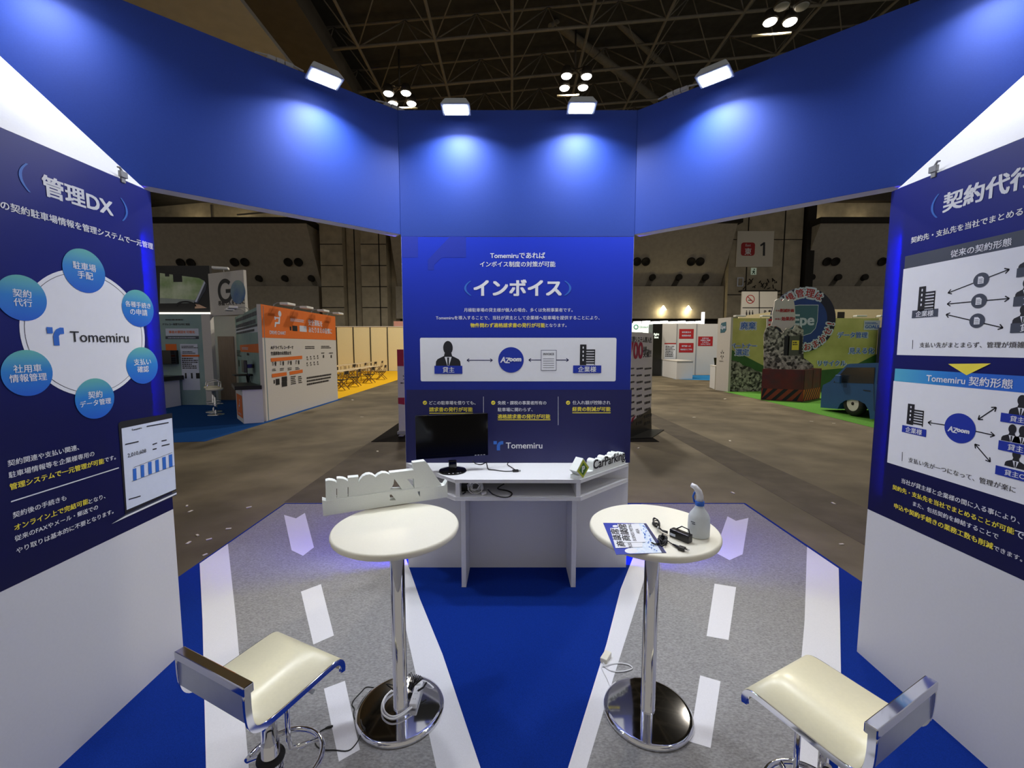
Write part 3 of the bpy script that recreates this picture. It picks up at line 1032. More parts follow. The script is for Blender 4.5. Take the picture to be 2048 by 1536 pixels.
def floodlight(base, inward, label, px=None, share=1.0):
    """arm lamp clamped on the header top; its head hangs in front of the header face"""
    base, i = Vector(base), Vector(inward).normalized()
    w = Vector((-i.y, i.x, 0))
    if px:                       # slide the clamp along the beam to where its head hangs in the photograph
        base = base + w * Pl(base + i * .19, w, i).hit(*px)[0]
    t = thing('floodlight', label, 'floodlight', base, 'floodlights on the blue header')
    MB().obox(base - i * .01, i * .03, w * .03, Vector((0, 0, .022))).build('clamp', m_grey, t, .004)
    if px:
        head = Pl(base + i * .19, w, i).hit(*px)
        head = base + i * .19 + w * head[0] + Vector((0, 0, head[1] - base.z))
    else:
        head = base + i * .19 + Vector((0, 0, -.03))
    MB().tube([base + Vector((0, 0, .018)), base + Vector((0, 0, .034)), base + i * .04 + Vector((0, 0, .045)), head - i * .035 + Vector((0, 0, .05))], .010, 8).build('arm', m_grey, t)
    dn = (Vector((0, 0, -1)) + i * .14).normalized()          # facing down and a little into the booth
    fwd = dn.cross(w).normalized()
    if fwd.dot(i) < 0:
        fwd = -fwd
    c = head
    hs = MB()
    top = [c - dn * .045 + fwd * a * .045 + w * b * .075 for a, b in ((-1, -1), (1, -1), (1, 1), (-1, 1))]
    bot = [c + dn * .014 + fwd * a * .068 + w * b * .106 for a, b in ((-1, -1), (1, -1), (1, 1), (-1, 1))]
    hs.add(top + bot, [(0, 1, 2, 3), (0, 4, 5, 1), (1, 5, 6, 2), (2, 6, 7, 3), (3, 7, 4, 0), (4, 7, 6, 5)])
    h = hs.build('housing', m_hood, t, .008)
    MB().obox(c + dn * .017, fwd * .045, w * .083, dn * .003).build('flood_glass', e_flood, h)
    ld = bpy.data.lights.new('flood_beam', 'AREA')
    ld.shape, ld.size, ld.size_y, ld.energy, ld.color, ld.spread = 'RECTANGLE', .16, .09, FLOOD_W * share, (.90, .94, 1), R(148)
    lo = bpy.data.objects.new('flood_beam', ld)
    COL.objects.link(lo)
    lo.parent = t
    lo.location = c + dn * .030 - base
    lo.rotation_euler = dn.to_track_quat('-Z', 'Y').to_euler()
    return t


def diag_pt(k, s):
    a = Vector((BX0 if s > 0 else BX1, YB, 3.6))
    b = Vector((XL if s > 0 else XR, 2.39, 3.6))
    return a + (b - a) * k


din_l = Vector((.672, -.741, 0))
din_r = Vector((-.668, -.745, 0))
UP3 = Vector((0, 0, .022))
floodlight((-.40, YB + .02, 3.622), (0, -1, 0), 'lit floodlight on the centre wall top, the left of its two', (912, 216))
floodlight((.50, YB + .02, 3.622), (0, -1, 0), 'lit floodlight on the centre wall top, the right of its two', (1163, 213))
floodlight(diag_pt(.46, 1) - din_l * .02 + UP3, din_l, 'lit floodlight on the left slanting header beam', (649, 154))
floodlight(diag_pt(.46, -1) - din_r * .02 + UP3, din_r, 'lit floodlight on the right slanting header beam', (1429, 150))
floodlight(diag_pt(1.22, 1) - din_l * .02 + UP3, din_l, 'lit floodlight on the outer end of the left header beam', None, .4)
floodlight(diag_pt(1.22, -1) - din_r * .02 + UP3, din_r, 'lit floodlight on the outer end of the right header beam', None, .4)

# cable joints lying on the header top
for c, d, word in (((560, 124), (.74, .66), 'left slanting header beam'), ((787, 215), (.74, .66), 'left corner of the centre wall'), ((1355, 184), (-.74, .66), 'right slanting header beam')):
    p = at_z(c[0], c[1], 3.62)
    dd = Vector((d[0], d[1], 0)).normalized()
    ww = Vector((-dd.y, dd.x, 0))
    mb = MB()
    for k in (-1, 0, 1):
        mb.obox(p + dd * .05 * k, dd * .022, ww * .016, Vector((0, 0, .013 - .002 * abs(k))))
    mb.tube([p - dd * .14, p - dd * .08 + Vector((0, 0, .01)), p + dd * .08 + Vector((0, 0, .01)), p + dd * .14], .005, 6)
    tag(mb.build('cable_connector', m_grey), 'small grey cable connector on top of the %s' % word, 'connector', 'cable connectors on the header')

# ------------------------------------------------------------------ counter under the poster
ZT, ZS = 0.888, 0.735
DF = 2.965                              # front edge
FX0, FX1 = -.405, .490
ct = thing('display_counter', 'white counter with open shelf and angled wings under the centre poster', 'counter', (.043, 3.2, .005))
outline = [(BX0 + .004, YB - .005), (FX0, DF), (FX1, DF), (BX1 - .004, YB - .005)]
MB().prism([(x, y, ZT - .024) for x, y in outline], (0, 0, .024)).build('worktop', m_white, ct, .002)
MB().prism([(x, y, ZS) for x, y in outline], (0, 0, .026)).build('shelf', m_white, ct, .002)


def upright(x0, y0, x1, y1, z0, z1, th=.03):
    a, b = Vector((x0, y0, 0)), Vector((x1, y1, 0))
    n = Vector((-(b - a).y, (b - a).x, 0)).normalized() * th / 2
    return MB().prism([a - n + Vector((0, 0, z0)), b - n + Vector((0, 0, z0)), b + n + Vector((0, 0, z0)), a + n + Vector((0, 0, z0))], (0, 0, z1 - z0))


upright(FX0 + .018, DF + .002, FX0 + .018, YB - .006, ZS + .026, ZT - .024).build('divider', m_white, ct, .001)
upright(FX1 - .018, DF + .002, FX1 - .018, YB - .006, ZS + .026, ZT - .024).build('divider', m_white, ct, .001)
MB().box(FX0 + .034, YB - .012, ZS + .026, FX1 - .034, YB - .005, ZT - .024).build('back_panel', m_white, ct)
upright(FX0 + .040, 3.105, FX0 + .040, YB - .006, .0078, ZS, .034).build('leg_panel', m_white, ct, .001)
upright(FX1 - .025, 3.105, FX1 - .025, YB - .006, .0078, ZS, .034).build('leg_panel', m_white, ct, .001)

# monitor
mo = thing('monitor', 'black computer monitor, switched off, on the left end of the white counter', 'monitor', (-.46, 3.14, ZT))
ang = R(14)
u = Vector((math.cos(ang), math.sin(ang), 0))
nn = Vector((u.y, -u.x, 0))
mc = at_y(905, 872, 3.15)
hw, hh = .268, .160
MB().obox(mc - nn * .022, u * hw, nn * .021, Vector((0, 0, hh))).build('casing', m_black, mo, .006)
bz = MB()
z = Vector((0, 0, 1))
o_ = [mc + nn * .0 + u * a * hw + z * b * hh for a, b in ((-1, -1), (1, -1), (1, 1), (-1, 1))]
i_ = [mc + nn * .0 + u * a * (hw - .014) + z * (b * (hh - .013) + .006) for a, b in ((-1, -1), (1, -1), (1, 1), (-1, 1))]
bz.prism(o_, nn * .005, [i_])
bz.build('bezel', m_gloss, mo, .001)
MB().obox(mc + nn * .001 + z * .006, u * (hw - .014), nn * .0012, z * (hh - .013)).build('screen', m_screen, mo)
bt = MB()
for k in range(4):
    bt.obox(mc + nn * .006 + u * (hw - .03 - .022 * k) - z * (hh - .005), u * .007, nn * .001, z * .0022)
bt.build('button', mat('button_print', (190, 190, 196), .3, noise=.02), mo)
bp = Vector((mc.x, mc.y, ZT)) - nn * .02
MB().lathe(bp, [(.105, 0), (.105, .006), (.098, .014), (.05, .022), (0, .024)], 48).build('stand_base', m_gloss, mo)
MB().obox(bp + z * .045, u * .03, nn * .018, z * .04).build('stand_neck', m_gloss, mo, .006)


def cable(name, m, pts, r, label, cat='cable', parent=None, smoothn=4, group=None):
    """smooth cord through points (Catmull-Rom)"""
    P = [Vector(p) for p in pts]
    P = [P[0]] + P + [P[-1]]
    out = []
    for i in range(1, len(P) - 2):
        for k in range(smoothn):
            t = k / smoothn
            a, b, c, d = P[i - 1], P[i], P[i + 1], P[i + 2]
            out.append(.5 * ((2 * b) + (c - a) * t + (2 * a - 5 * b + 4 * c - d) * t * t + (3 * b - a - 3 * c + d) * t ** 3))
    out.append(P[-1])
    o = MB().tube(out, r, 8).build(name, m, parent)
    if parent is None:
        tag(o, label, cat, group)
    return o


# monitor lead on the worktop
zt = ZT + .0045
lead = thing('monitor_cable', 'thin black lead with an inline connector lying on the white worktop', 'cable', at_z(1010, 940, ZT))
cable('cord', m_cable, [at_z(945, 921, ZT + .03), at_z(951, 927, zt), at_z(962, 929, zt), at_z(972, 925, zt), at_z(974, 930, zt), at_z(977, 938, zt), at_z(990, 940, zt), at_z(1010, 942.5, zt), at_z(1027, 942, zt + .003)], .0035, None, parent=lead)
cable('cord', m_cable, [at_z(1031, 940, zt + .003), at_z(1022, 934, zt), at_z(1015, 929, zt), at_z(1017, 925, zt), at_z(1024, 923.5, zt)], .003, None, parent=lead)
c = at_z(1031, 941.5, ZT + .009)
MB().obox(c, (.022, .004, 0), (-.002, .012, 0), (0, 0, .008)).build('connector', m_black, lead, .003)
MB().obox(c + Vector((.03, .008, 0)), (.009, .002, 0), (-.001, .008, 0), (0, 0, .006)).build('connector_cap', m_frost, lead, .002)

# things in the shelf opening
zs = ZS + .026
ad = thing('power_block', 'black power block at the left inside the counter shelf', 'adapter', at_z(930, 985, zs))
c = at_y(930, 981, 3.12)
c.z = zs + .03
MB().obox(c, (.028, .004, 0), (-.005, .04, 0), (0, 0, .03)).build('block', m_black, ad, .004)
MB().tube([c + Vector((.0, -.04, -.02)), c + Vector((.01, -.07, -.026)), c + Vector((-.005, -.10, -.0265))], .004, 6).build('lead', m_cable, ad)
rc = at_z(947, 990, zs)
rnd = random.Random(4)
pts = []
for k in range(90):
    a = k * .52
    rr = .042 + .016 * math.sin(k * .37) + rnd.uniform(-.006, .006)
    pts.append((rc.x + .01 + rr * math.cos(a), rc.y + .05 + .02 * math.sin(k * .23) + rnd.uniform(-.008, .008), zs + .050 + rr * .9 * math.sin(a)))
wc = thing('coiled_cable', 'white extension cord wound in a loose coil inside the counter shelf', 'cable', (rc.x, rc.y + .05, zs))
MB().tube(pts, .0042, 6).build('coil', m_wcable, wc)
MB().obox((rc.x + .075, rc.y + .0, zs + .014), (.016, .006, .004), (-.004, .012, 0), (0, 0, .009)).build('plug', m_wcable, wc, .003)
cable('loose_cable', m_cable, [at_z(975, 978, zs + .07), at_z(985, 988, zs + .02), at_z(1003, 994, zs + .005), at_z(1018, 993.5, zs + .005), at_z(1024, 987, zs + .005), at_z(1015, 981.5, zs + .005), at_z(995, 977, zs + .02), at_z(1008, 968, zs + .07)],
      .005, 'thick black cable looped inside the counter shelf beside a white coil')

# CarParking letters on the right wing of the counter
wa, wb = Vector((FX1, DF, 0)), Vector((BX1, YB, 0))
wd = (wb - wa).normalized()
wn = Vector((wd.y, -wd.x, 0))
cpk = thing('letter_sign', 'white foam CarParking sign with dark letters on the counter wing', 'sign', (wa + wb) / 2 + Vector((0, 0, ZT)))
PC = Pl(wa - wn * .010, wd, wn)
TH = .065


def on(a, b, off=0.0):
    return PC.P(a, b, off)


a0 = PC.hit(1187, 930)[0]
a1 = min(PC.hit(1250, 915)[0], (wb - wa).length - .045)
ab = PC.hit(1166, 940)[0]
body = MB()
body.prism([on(ab - .060, ZT + .001), on(a1 + .012, ZT + .001), on(a1 + .012, ZT + .030), on(ab - .060, ZT + .030)], -wn * TH)
zc = ZT + .085
steps = [('C', .115), ('a', .1), ('r', .08), ('P', .115), ('a', .1), ('r', .08), ('k', .115), ('i', .06), ('n', .1), ('g', .1)]
tot = sum(w for _, w in steps)
xx = a0
for ch, w in steps:
    w_ = (a1 - a0) * w / tot
    top = ZT + (.112 if ch in 'CPki' else .096)
    n = 6
    arc = [(xx + w_ * (.5 - .56 * math.cos(PI * k / n)), top - .02 + .02 * math.sin(PI * k / n)) for k in range(n + 1)]
    body.prism([on(xx - w_ * .06, ZT + .028)] + [on(p, q) for p, q in arc] + [on(xx + w_ * 1.06, ZT + .028)], -wn * (TH - .006))
    xx += w_
dc = ZT + .066
dm = [(ab, dc + .072), (ab + .068, dc), (ab, dc - .064), (ab - .068, dc)]
body.prism([on(ab, dc + .080), on(ab + .076, dc), on(ab, dc - .0645), on(ab - .076, dc)], -wn * TH)
body.build('foam_body', m_foam, cpk)
tx = MB()
c = on((a0 + a1) / 2, ZT + .062, .001)
text3d(tx, 'CarParking', c, wd, z, a1 - a0, .088, .022)
tx.build('lettering', i_dark, cpk)
MB().prism([on(p, q, .0008) for p, q in dm], wn * .001).build('diamond_border', mat('lime_print', (176, 184, 58), .5, noise=.03), cpk)
MB().prism([on(ab + (p - ab) * .68, dc + (q - dc) * .68, .002) for p, q in dm], wn * .0006).build('diamond_field', mat('green_print', (62, 110, 42), .5, noise=.03), cpk)
pm = MB()
text3d(pm, 'P', on(ab, dc + .002, .0034), wd, z, None, .044, .045)
pm.build('diamond_letter', i_white, cpk)

# ------------------------------------------------------------------ bar tables
TZ = .968


def bar_table(x, y, label):
    t = thing('bar_table', label, 'table', (x, y, .006), 'round bar tables of the booth')
    MB().lathe((x, y, TZ - .034), [(0, 0), (.288, 0), (.297, .006), (.300, .014), (.300, .022), (.297, .030), (.290, .034), (0, .034)], 96).build('tabletop', m_top, t)
    MB().lathe((x, y, .006), [(.0, .0), (.212, 0), (.216, .006), (.214, .016), (.200, .021), (.192, .022), (0, .0235)], 96).build('base_plate', m_chrome, t)
    MB().lathe((x, y, .028), [(.036, 0), (.036, .008), (.0345, .009), (.0345, TZ - .034 - .03)], 48).build('column', m_chrome, t)
    MB().lathe((x, y, TZ - .046), [(.09, .0115), (.09, .004), (.05, 0), (.0, 0)], 40).build('top_flange', m_chrome, t)
    return t


bar_table(-.560, 2.004, 'left white bar table on a chrome column, foam letters on top')
bar_table(.678, 1.990, 'right white bar table on a chrome column, spray bottle on top')

# foam company letters, seen from behind, on the left table
p0, p1 = Vector((-.954, 2.117, 0)), Vector((-.372, 2.367, 0))
PA = Pl(p0, (p1 - p0))
az = thing('letter_sign', 'white foam letter sign AZoom seen from behind on the left bar table', 'sign', (p0 + p1) / 2 + Vector((0, 0, TZ)))


def zpx(pts):
    return [PA.hit(630 + x / 7.314, 900 + y / 7.314) for x, y in pts]


zb = TZ + .0008


def shape(pts, holes, off, th, snap=False):
    q = [(a, zb if (snap and b < TZ + .02) else max(b, zb)) for a, b in zpx(pts)]
    hs = [zpx(h) for h in holes]
    return MB().prism([PA.P(a, b, off) for a, b in q], -PA.n * th, [[PA.P(a, b, off) for a, b in h] for h in hs])


h3 = [(1092, 615), (1185, 735), (1095, 742)]
h4 = [(1482, 590), (1535, 590), (1535, 682)]
base = shape([(120, 990), (103, 735), (160, 748), (650, 672), (1085, 605), (1300, 585), (1600, 552), (1895, 520), (1935, 455), (1940, 690)], [h3, h4], 0, .052)
base.build('base_strip', m_foam, az)
hump = lambda x0, y0, x1, y1, h, n=7: [(x0 + (x1 - x0) * (.5 - .5 * math.cos(PI * k / n)), y0 + (y1 - y0) * k / n - h * math.sin(PI * k / n)) for k in range(n + 1)]
let = [(160, 760), (152, 462)] + [(200, 448), (250, 452), (290, 465), (318, 485)] + [(318, 425), (360, 420), (410, 425), (450, 440), (482, 460)] + [(482, 412), (638, 398), (640, 490)]
let += [(660, 440), (700, 392), (750, 365), (800, 358), (845, 370), (888, 400), (930, 365), (985, 340), (1040, 342), (1092, 362), (1095, 338), (1445, 298), (1432, 190), (1610, 165), (1640, 192), (1885, 560), (1600, 600), (1100, 660), (650, 720)]
h1 = [(1162, 425), (1275, 580), (1095, 585), (1130, 545), (1152, 500)]
h2 = [(1350, 432), (1450, 424), (1458, 570)]
s1 = [(313, 570), (325, 570), (325, 700), (313, 705)]
s2 = [(479, 550), (490, 550), (490, 682), (479, 685)]
shape(let, [h1, h2, s1, s2], -.006, .042).build('letters', m_foam, az)

# ------------------------------------------------------------------ bar stools
def bar_stool(label):
    """built at the origin, seat front towards +y"""
    t = thing('bar_stool', label, 'stool', (0, 0, .006), 'chrome bar stools of the booth')
    prof = [(-.172, .800), (-.172, .745), (-.168, .700), (-.158, .676), (-.136, .664), (-.09, .662), (0, .666), (.09, .671), (.145, .673), (.168, .667), (.181, .652), (.186, .630), (.183, .612)]
    prof = [(y, z_ - .004) for y, z_ in prof]
    fine = []
    for i in range(len(prof) - 1):
        for k in range(3):
            a, b = prof[i], prof[i + 1]
            fine.append((a[0] + (b[0] - a[0]) * k / 3, a[1] + (b[1] - a[1]) * k / 3))
    fine.append(prof[-1])
    for _ in range(2):
        fine = [fine[0]] + [((fine[i - 1][0] + 2 * fine[i][0] + fine[i + 1][0]) / 4, (fine[i - 1][1] + 2 * fine[i][1] + fine[i + 1][1]) / 4) for i in range(1, len(fine) - 1)] + [fine[-1]]

    def nrm(i):
        a, b = fine[max(0, i - 1)], fine[min(len(fine) - 1, i + 1)]
        d = Vector((b[0] - a[0], b[1] - a[1])).normalized()
        return Vector((-d.y, d.x))

    def ribbon(x0, x1, lo, hi):
        m = MB()
        vs, fs = [], []
        for i, (y, z_) in enumerate(fine):
            n_ = nrm(i)
            for x, o in ((x0, hi), (x1, hi), (x1, lo), (x0, lo)):
                vs.append((x, y + n_.x * o, z_ + n_.y * o))
        L = len(fine)
        for i in range(L - 1):
            for k in range(4):
                fs.append((i * 4 + k, i * 4 + (k + 1) % 4, i * 4 + 4 + (k + 1) % 4, i * 4 + 4 + k))
        fs += [(3, 2, 1, 0), tuple((L - 1) * 4 + k for k in range(4))]
        m.add(vs, fs, False)
        m.s = [k % 4 in (0, 2) for k in range(len(fs))]
        return m
    HW = .182
    ribbon(-HW + .004, HW - .004, -.003, .005).build('seat_shell', m_seat, t)
    ribbon(-HW, -HW + .012, -.016, .0035).build('side_rail', m_chrome, t)
    ribbon(HW - .012, HW, -.016, .0035).build('side_rail', m_chrome, t)
    MB().box(-HW, -.190, .793, HW, -.158, .822).build('back_bar', m_chrome, t, .003)
    MB().box(-HW + .012, -.182, .700, HW - .012, -.176, .793).build('back_plate', mat('brushed_plate', (206, 210, 214), .3, .6, noise=.02), t)
    MB().box(-.09, -.09, .640, .09, .09, .654).build('seat_plate', m_chrome, t, .003)
    MB().lathe((0, 0, .40), [(.0, 0), (.027, 0), (.027, .242)], 32).build('piston', m_chrome, t)
    col = MB().lathe((0, 0, .02), [(.03, 0), (.03, .385), (.0, .385)], 32).build('column', m_chrome, t)
    MB().lathe((0, 0, .345), [(.031, -.011), (.045, -.009), (.048, 0), (.045, .010), (.031, .012)], 32).build('rubber_collar', m_rubber, col)
    MB().lathe((0, 0, .250), [(.0305, 0), (.040, 0), (.040, .055), (.0305, .055)], 32).build('footrest_cuff', m_chrome, col)
    fr = MB()
    ring = [(.136 * math.sin(R(a)), .045 + .136 * math.cos(R(a)), .285) for a in range(-115, 116, 10)]
    fr.tube(ring, .0105, 10)
    fr.tube([(-.02, .085, .64), (-.02, .085, .33), (-.015, .09, .295), (0, .11, .285), (.045, .172, .285)], .0095, 10)
    fr.tube([(.038, 0, .275), (.09, .03, .283), (.122, -.012, .285)], .009, 8)
    fr.tube([(-.038, 0, .275), (-.09, .03, .283), (-.122, -.012, .285)], .009, 8)
    fr.build('footrest', m_chrome, t)
    lv = MB().tube([(.05, .02, .636), (.10, .05, .628), (.135, .07, .600)], .0055, 8).build('height_lever', m_chrome, t)
    MB().tube([(.128, .066, .606), (.145, .076, .592)], .0075, 8).build('lever_grip', m_frost, lv)
    MB().lathe((0, 0, .006), [(.195, 0), (.197, .008), (.185, .016), (.05, .026), (.034, .04), (0, .04)], 64).build('base_plate', m_chrome, t)
    return t


st = bar_stool('left bar stool with a cream seat, its low back towards the left wall')
copy_thing(st, (1.040, 1.295, .006), R(27.0), 'right bar stool with a cream seat, its low back towards the right wall', 'chrome bar stools of the booth')
st.location = (-.876, 1.430, .006)
st.rotation_euler = (0, 0, R(-25.5))

# ------------------------------------------------------------------ things on the right table
b = Vector((.853, 1.892, TZ))
sb = thing('spray_bottle', 'translucent white spray bottle with a blue collar on the right bar table', 'bottle', b)
MB().lathe(b, [(0, .001), (.044, .001), (.047, .006), (.0475, .05), (.046, .088), (.040, .104), (.027, .122), (.019, .136), (.017, .146), (0, .146)], 40).build('body', m_frost, sb)
MB().lathe(b + Vector((0, 0, .143)), [(0, 0), (.0195, 0), (.020, .004), (.020, .019), (0, .020)], 28).build('collar', m_capblue, sb)
hd = Vector((-.62, .55, 0)).normalized()
hp = b + Vector((0, 0, .163))
MB().tube([hp, hp + Vector((0, 0, .022)), hp + hd * .006 + Vector((0, 0, .042)), hp + hd * .022 + Vector((0, 0, .060)), hp + hd * .040 + Vector((0, 0, .066))], [.016, .0155, .0145, .012, .010], 14).build('trigger_head', m_wcable, sb)
MB().tube([hp + hd * .022 + Vector((0, 0, .038)), hp + hd * .030 + Vector((0, 0, .014)), hp + hd * .024 - Vector((0, 0, .012))], .0045, 8).build('trigger', m_capblue, sb)
mk = MB()
for k in range(2):
    zz = .075 - .008 * k
    a = R(215 + 4 * k)
    mk.obox(b + Vector((.0478 * math.cos(a), .0478 * math.sin(a), zz)), Vector((-math.sin(a), math.cos(a), 0)) * (.010 - .003 * k), Vector((0, 0, .0016)), Vector((math.cos(a), math.sin(a), 0)) * .0006)
mk.build('label_print', i_grey, sb)


def tpx(x, y, z_):
    """a point on the table top, from the close-up view"""
    return at_z(1160 + x / 6.4, 960 + y / 6.4, z_)


def sheet(pts, z0, label, m):
    t = thing('leaflet', label, 'leaflet', tpx(*pts[0], z0), 'leaflets on the right bar table')
    MB().prism([tpx(x, y, z0) for x, y in pts], (0, 0, .0009)).build('paper', m, t)
    return t


i_lblue = mat('leaflet_pale_blue', (196, 214, 236), .5, noise=.1, scale=60, rgb2=(232, 238, 246))
l1 = sheet([(295, 550), (846, 556), (1105, 931), (465, 958)], TZ + .0006, 'large blue and white leaflet at the bottom of the stack on the right table', i_deep)
p = MB().flat([tpx(x, y, TZ + .0018) for x, y in ((700, 557), (815, 558), (1050, 931), (640, 941))])
p.build('picture_panel', i_lblue, l1)
p = MB()
p.flat([tpx(x, y, TZ + .0021) for x, y in ((815, 557), (846, 557), (1100, 931), (1050, 932))])
p.build('navy_edge', i_navy, l1)
for cx, cy, rx in ((655, 905, 82), (450, 590, 34)):
    p = MB()
    p.flat([tpx(cx + rx * math.cos(2 * PI * k / 24), cy + rx * .42 * math.sin(2 * PI * k / 24), TZ + .0023) for k in range(24)])
    p.build('oval_print', i_white, l1)
rnd = random.Random(5)
p = MB()
for k in range(26):
    t_ = k / 26
    cx, cy = 770 + 150 * t_ + rnd.uniform(-20, 60), 580 + 330 * t_
    p.flat([tpx(cx + dx, cy + dy, TZ + .0026) for dx, dy in ((0, 0), (rnd.uniform(8, 22), 3), (rnd.uniform(14, 26), rnd.uniform(10, 20)), (4, 14))])
p.build('small_drawings', i_mid, l1)
l2 = sheet([(385, 618), (500, 612), (800, 790), (800, 858), (455, 872)], TZ + .0026, 'white 商談席 card partly under another on the right table', i_white)
l3 = sheet([(478, 566), (752, 560), (838, 795), (552, 800)], TZ + .0042, 'white 商談席 card on top of the leaflet stack on the right table', i_white)
for l, chars, sub, z0 in ((l2, (('商', 520, 815), ('談', 472, 735), ('席', 447, 660)), ((('BUSS'), 640, 832, 60),), TZ + .0037),
                          (l3, (('商談', 588, 742), ('談談', 565, 665), ('席', 545, 598)), (('BUSINESS MEETING', 665, 665, 215), ('AREA', 738, 655, 62)), TZ + .0053)):
    p = MB()
    rd_ = (tpx(545, 598, z0) - tpx(588, 742, z0)).normalized()
    up_ = Vector((-rd_.y, rd_.x, 0))
    for ch, x, y in chars:
        text3d(p, ch[0], tpx(x, y, z0), rd_, up_, (tpx(x, y - 34, z0) - tpx(x, y + 34, z0)).length, (tpx(x - 52, y, z0) - tpx(x + 52, y, z0)).length, .03)
    for w_, x, y, L in sub:
        text3d(p, w_, tpx(x, y, z0), (tpx(x - L * .16, y - L / 2, z0) - tpx(x + L * .16, y + L / 2, z0)), up_, (tpx(x - L * .16, y - L / 2, z0) - tpx(x + L * .16, y + L / 2, z0)).length, None, .012)
    p.build('lettering', i_dark, l)

# AC adapter with its cords
ac = thing('power_adapter', 'black power adapter with bundled cords on the right bar table', 'adapter', tpx(1270, 750, TZ))
a0, a1 = tpx(1140, 725, TZ), tpx(1385, 825, TZ)
d = (a1 - a0).normalized()
w = Vector((-d.y, d.x, 0))
c = (a0 + a1) / 2 + w * .017 + Vector((0, 0, .0195))
MB().obox(c, d * ((a1 - a0).length / 2), w * .017, Vector((0, 0, .0185))).build('brick', m_black, ac, .004)
s_ = MB()
s_.obox(c - w * .0174 - d * .03 - Vector((0, 0, .004)), d * .014, w * .0003, Vector((0, 0, .006)))
s_.build('rating_label', i_pale, ac)
co = MB()
co.tube([c + d * .045 + Vector((0, 0, .012)), c + d * .03 + w * .012 + Vector((0, 0, .034)), c - d * .005 + w * .014 + Vector((0, 0, .036)), c - d * .03 + w * .008 + Vector((0, 0, .016))], .0028, 8)
for k in range(5):
    bx, by = tpx(965 + 5 * k, 575 + 4 * k, TZ), None
    co.tube([bx + Vector((.020 * math.cos(a) * .6 + .004 * math.cos(k), .020 * math.sin(a) * 1.6, .012 + .010 * math.sin(a + k))) for a in [2 * PI * j / 14 for j in range(14)]], .0026, 6, closed=True)
    co.tube([tpx(985 + 6 * k, 600, TZ + .008 + .003 * k), tpx(1040 + 5 * k, 640 + 4 * k, TZ + .010 + .002 * (k % 3)), tpx(1120, 660 + 5 * k, TZ + .014)], .0028, 6)
rnd = random.Random(9)
for k in range(9):
    bx = tpx(1060 + rnd.uniform(-12, 12), 770 + rnd.uniform(-20, 20), TZ + .012)
    ph = rnd.uniform(0, 6)
    co.tube([bx + Vector((.017 * math.cos(a), .030 * math.sin(a + ph * .12), .009 * math.sin(2 * a + ph))) for a in [2 * PI * j / 16 for j in range(16)]], .0028, 6, closed=True)
co.tube([tpx(1060, 690, TZ + .01), tpx(1040, 720, TZ + .012), tpx(1050, 760, TZ + .012)], .004, 6)
co.tube([tpx(1010, 815, TZ + .006), tpx(960, 822, TZ + .008), tpx(915, 800, TZ + .010)], .0035, 6)
co.tube([tpx(1110, 770, TZ + .012), tpx(1150, 800, TZ + .004), tpx(1185, 822, TZ + .005)], .0022, 6)
co.build('cord_bundle', m_cable, ac)
MB().tube([tpx(1000, 610 - 12, TZ + .006), tpx(1002, 600, TZ + .022), tpx(990, 616, TZ + .026), tpx(985, 622, TZ + .008)], .0022, 6).build('wire_tie', m_wcable, ac)
pg = MB()
pg.tube([tpx(1185, 822, TZ + .006), tpx(1265, 862, TZ + .008)], [.004, .0075], 8)
q0, q1 = tpx(1262, 862, TZ + .009), tpx(1345, 890, TZ + .009)
dd = (q1 - q0).normalized()
ww = Vector((-dd.y, dd.x, 0))
pg.obox((q0 + q1) / 2, dd * (q1 - q0).length * .5, ww * .011, Vector((0, 0, .0075)))
pg.build('plug', m_black, ac, .002)
pr = MB()
for k in (-1, 1):
    pr.obox(q1 + dd * .008 + ww * .0055 * k, dd * .009, ww * .001, Vector((0, 0, .003)))
pr.build('plug_blades', m_chrome, ac)

# ------------------------------------------------------------------ cords on the floor
FZ = .0095


def lpx(x, y, z_=FZ):
    return at_z(640 + x / 7.11, 1320 + y / 7.11, z_)


zp = .033
strip = thing('power_strip', 'white power strip standing on the chrome base of the left bar table', 'power strip', lpx(1340, 690, zp))
a, b = lpx(1320, 660, zp + .016), lpx(1420, 330, zp + .016)
d = (b - a).normalized()
w = Vector((-d.y, d.x, 0))
MB().obox((a + b) / 2, d * (b - a).length / 2, w * .019, Vector((0, 0, .0135))).build('socket_block', m_wcable, strip, .004)
so = MB()
for k in range(3):
    for j in (-1, 1):
        so.obox(a + d * (.03 + .034 * k) + w * .005 * j + Vector((0, 0, .0136)), d * .004, w * .0008, Vector((0, 0, .0003)))
so.build('sockets', m_slot, strip)
cable('cord', m_wcable, [lpx(1300, 650, zp + .012), lpx(1150, 770, zp + .004), lpx(1010, 800, zp + .004), lpx(915, 720, zp + .004), lpx(905, 600, zp + .004), lpx(960, 490, zp + .004), lpx(1040, 440, zp + .004)], .0040, None, parent=strip)
cable('cord', m_wcable, [lpx(1310, 670, zp + .018), lpx(1140, 800, zp + .012), lpx(1000, 835, zp + .010), lpx(890, 760, zp + .010), lpx(880, 640, zp + .008), lpx(930, 520, zp + .008), lpx(1020, 430, zp + .008)], .0040, None, parent=strip)
cable('cord', m_wcable, [lpx(1410, 300, zp + .02), lpx(1480, 300, zp + .006), lpx(1560, 345, zp + .004), lpx(1620, 400, .024), lpx(1650, 420, .012)], .0040, None, parent=strip)
bk = thing('black_cord', 'thin black cord bundled beside the left table column and trailing over the grey carpet', 'cable', lpx(1290, 330, zp))
bn = MB()
rnd = random.Random(3)
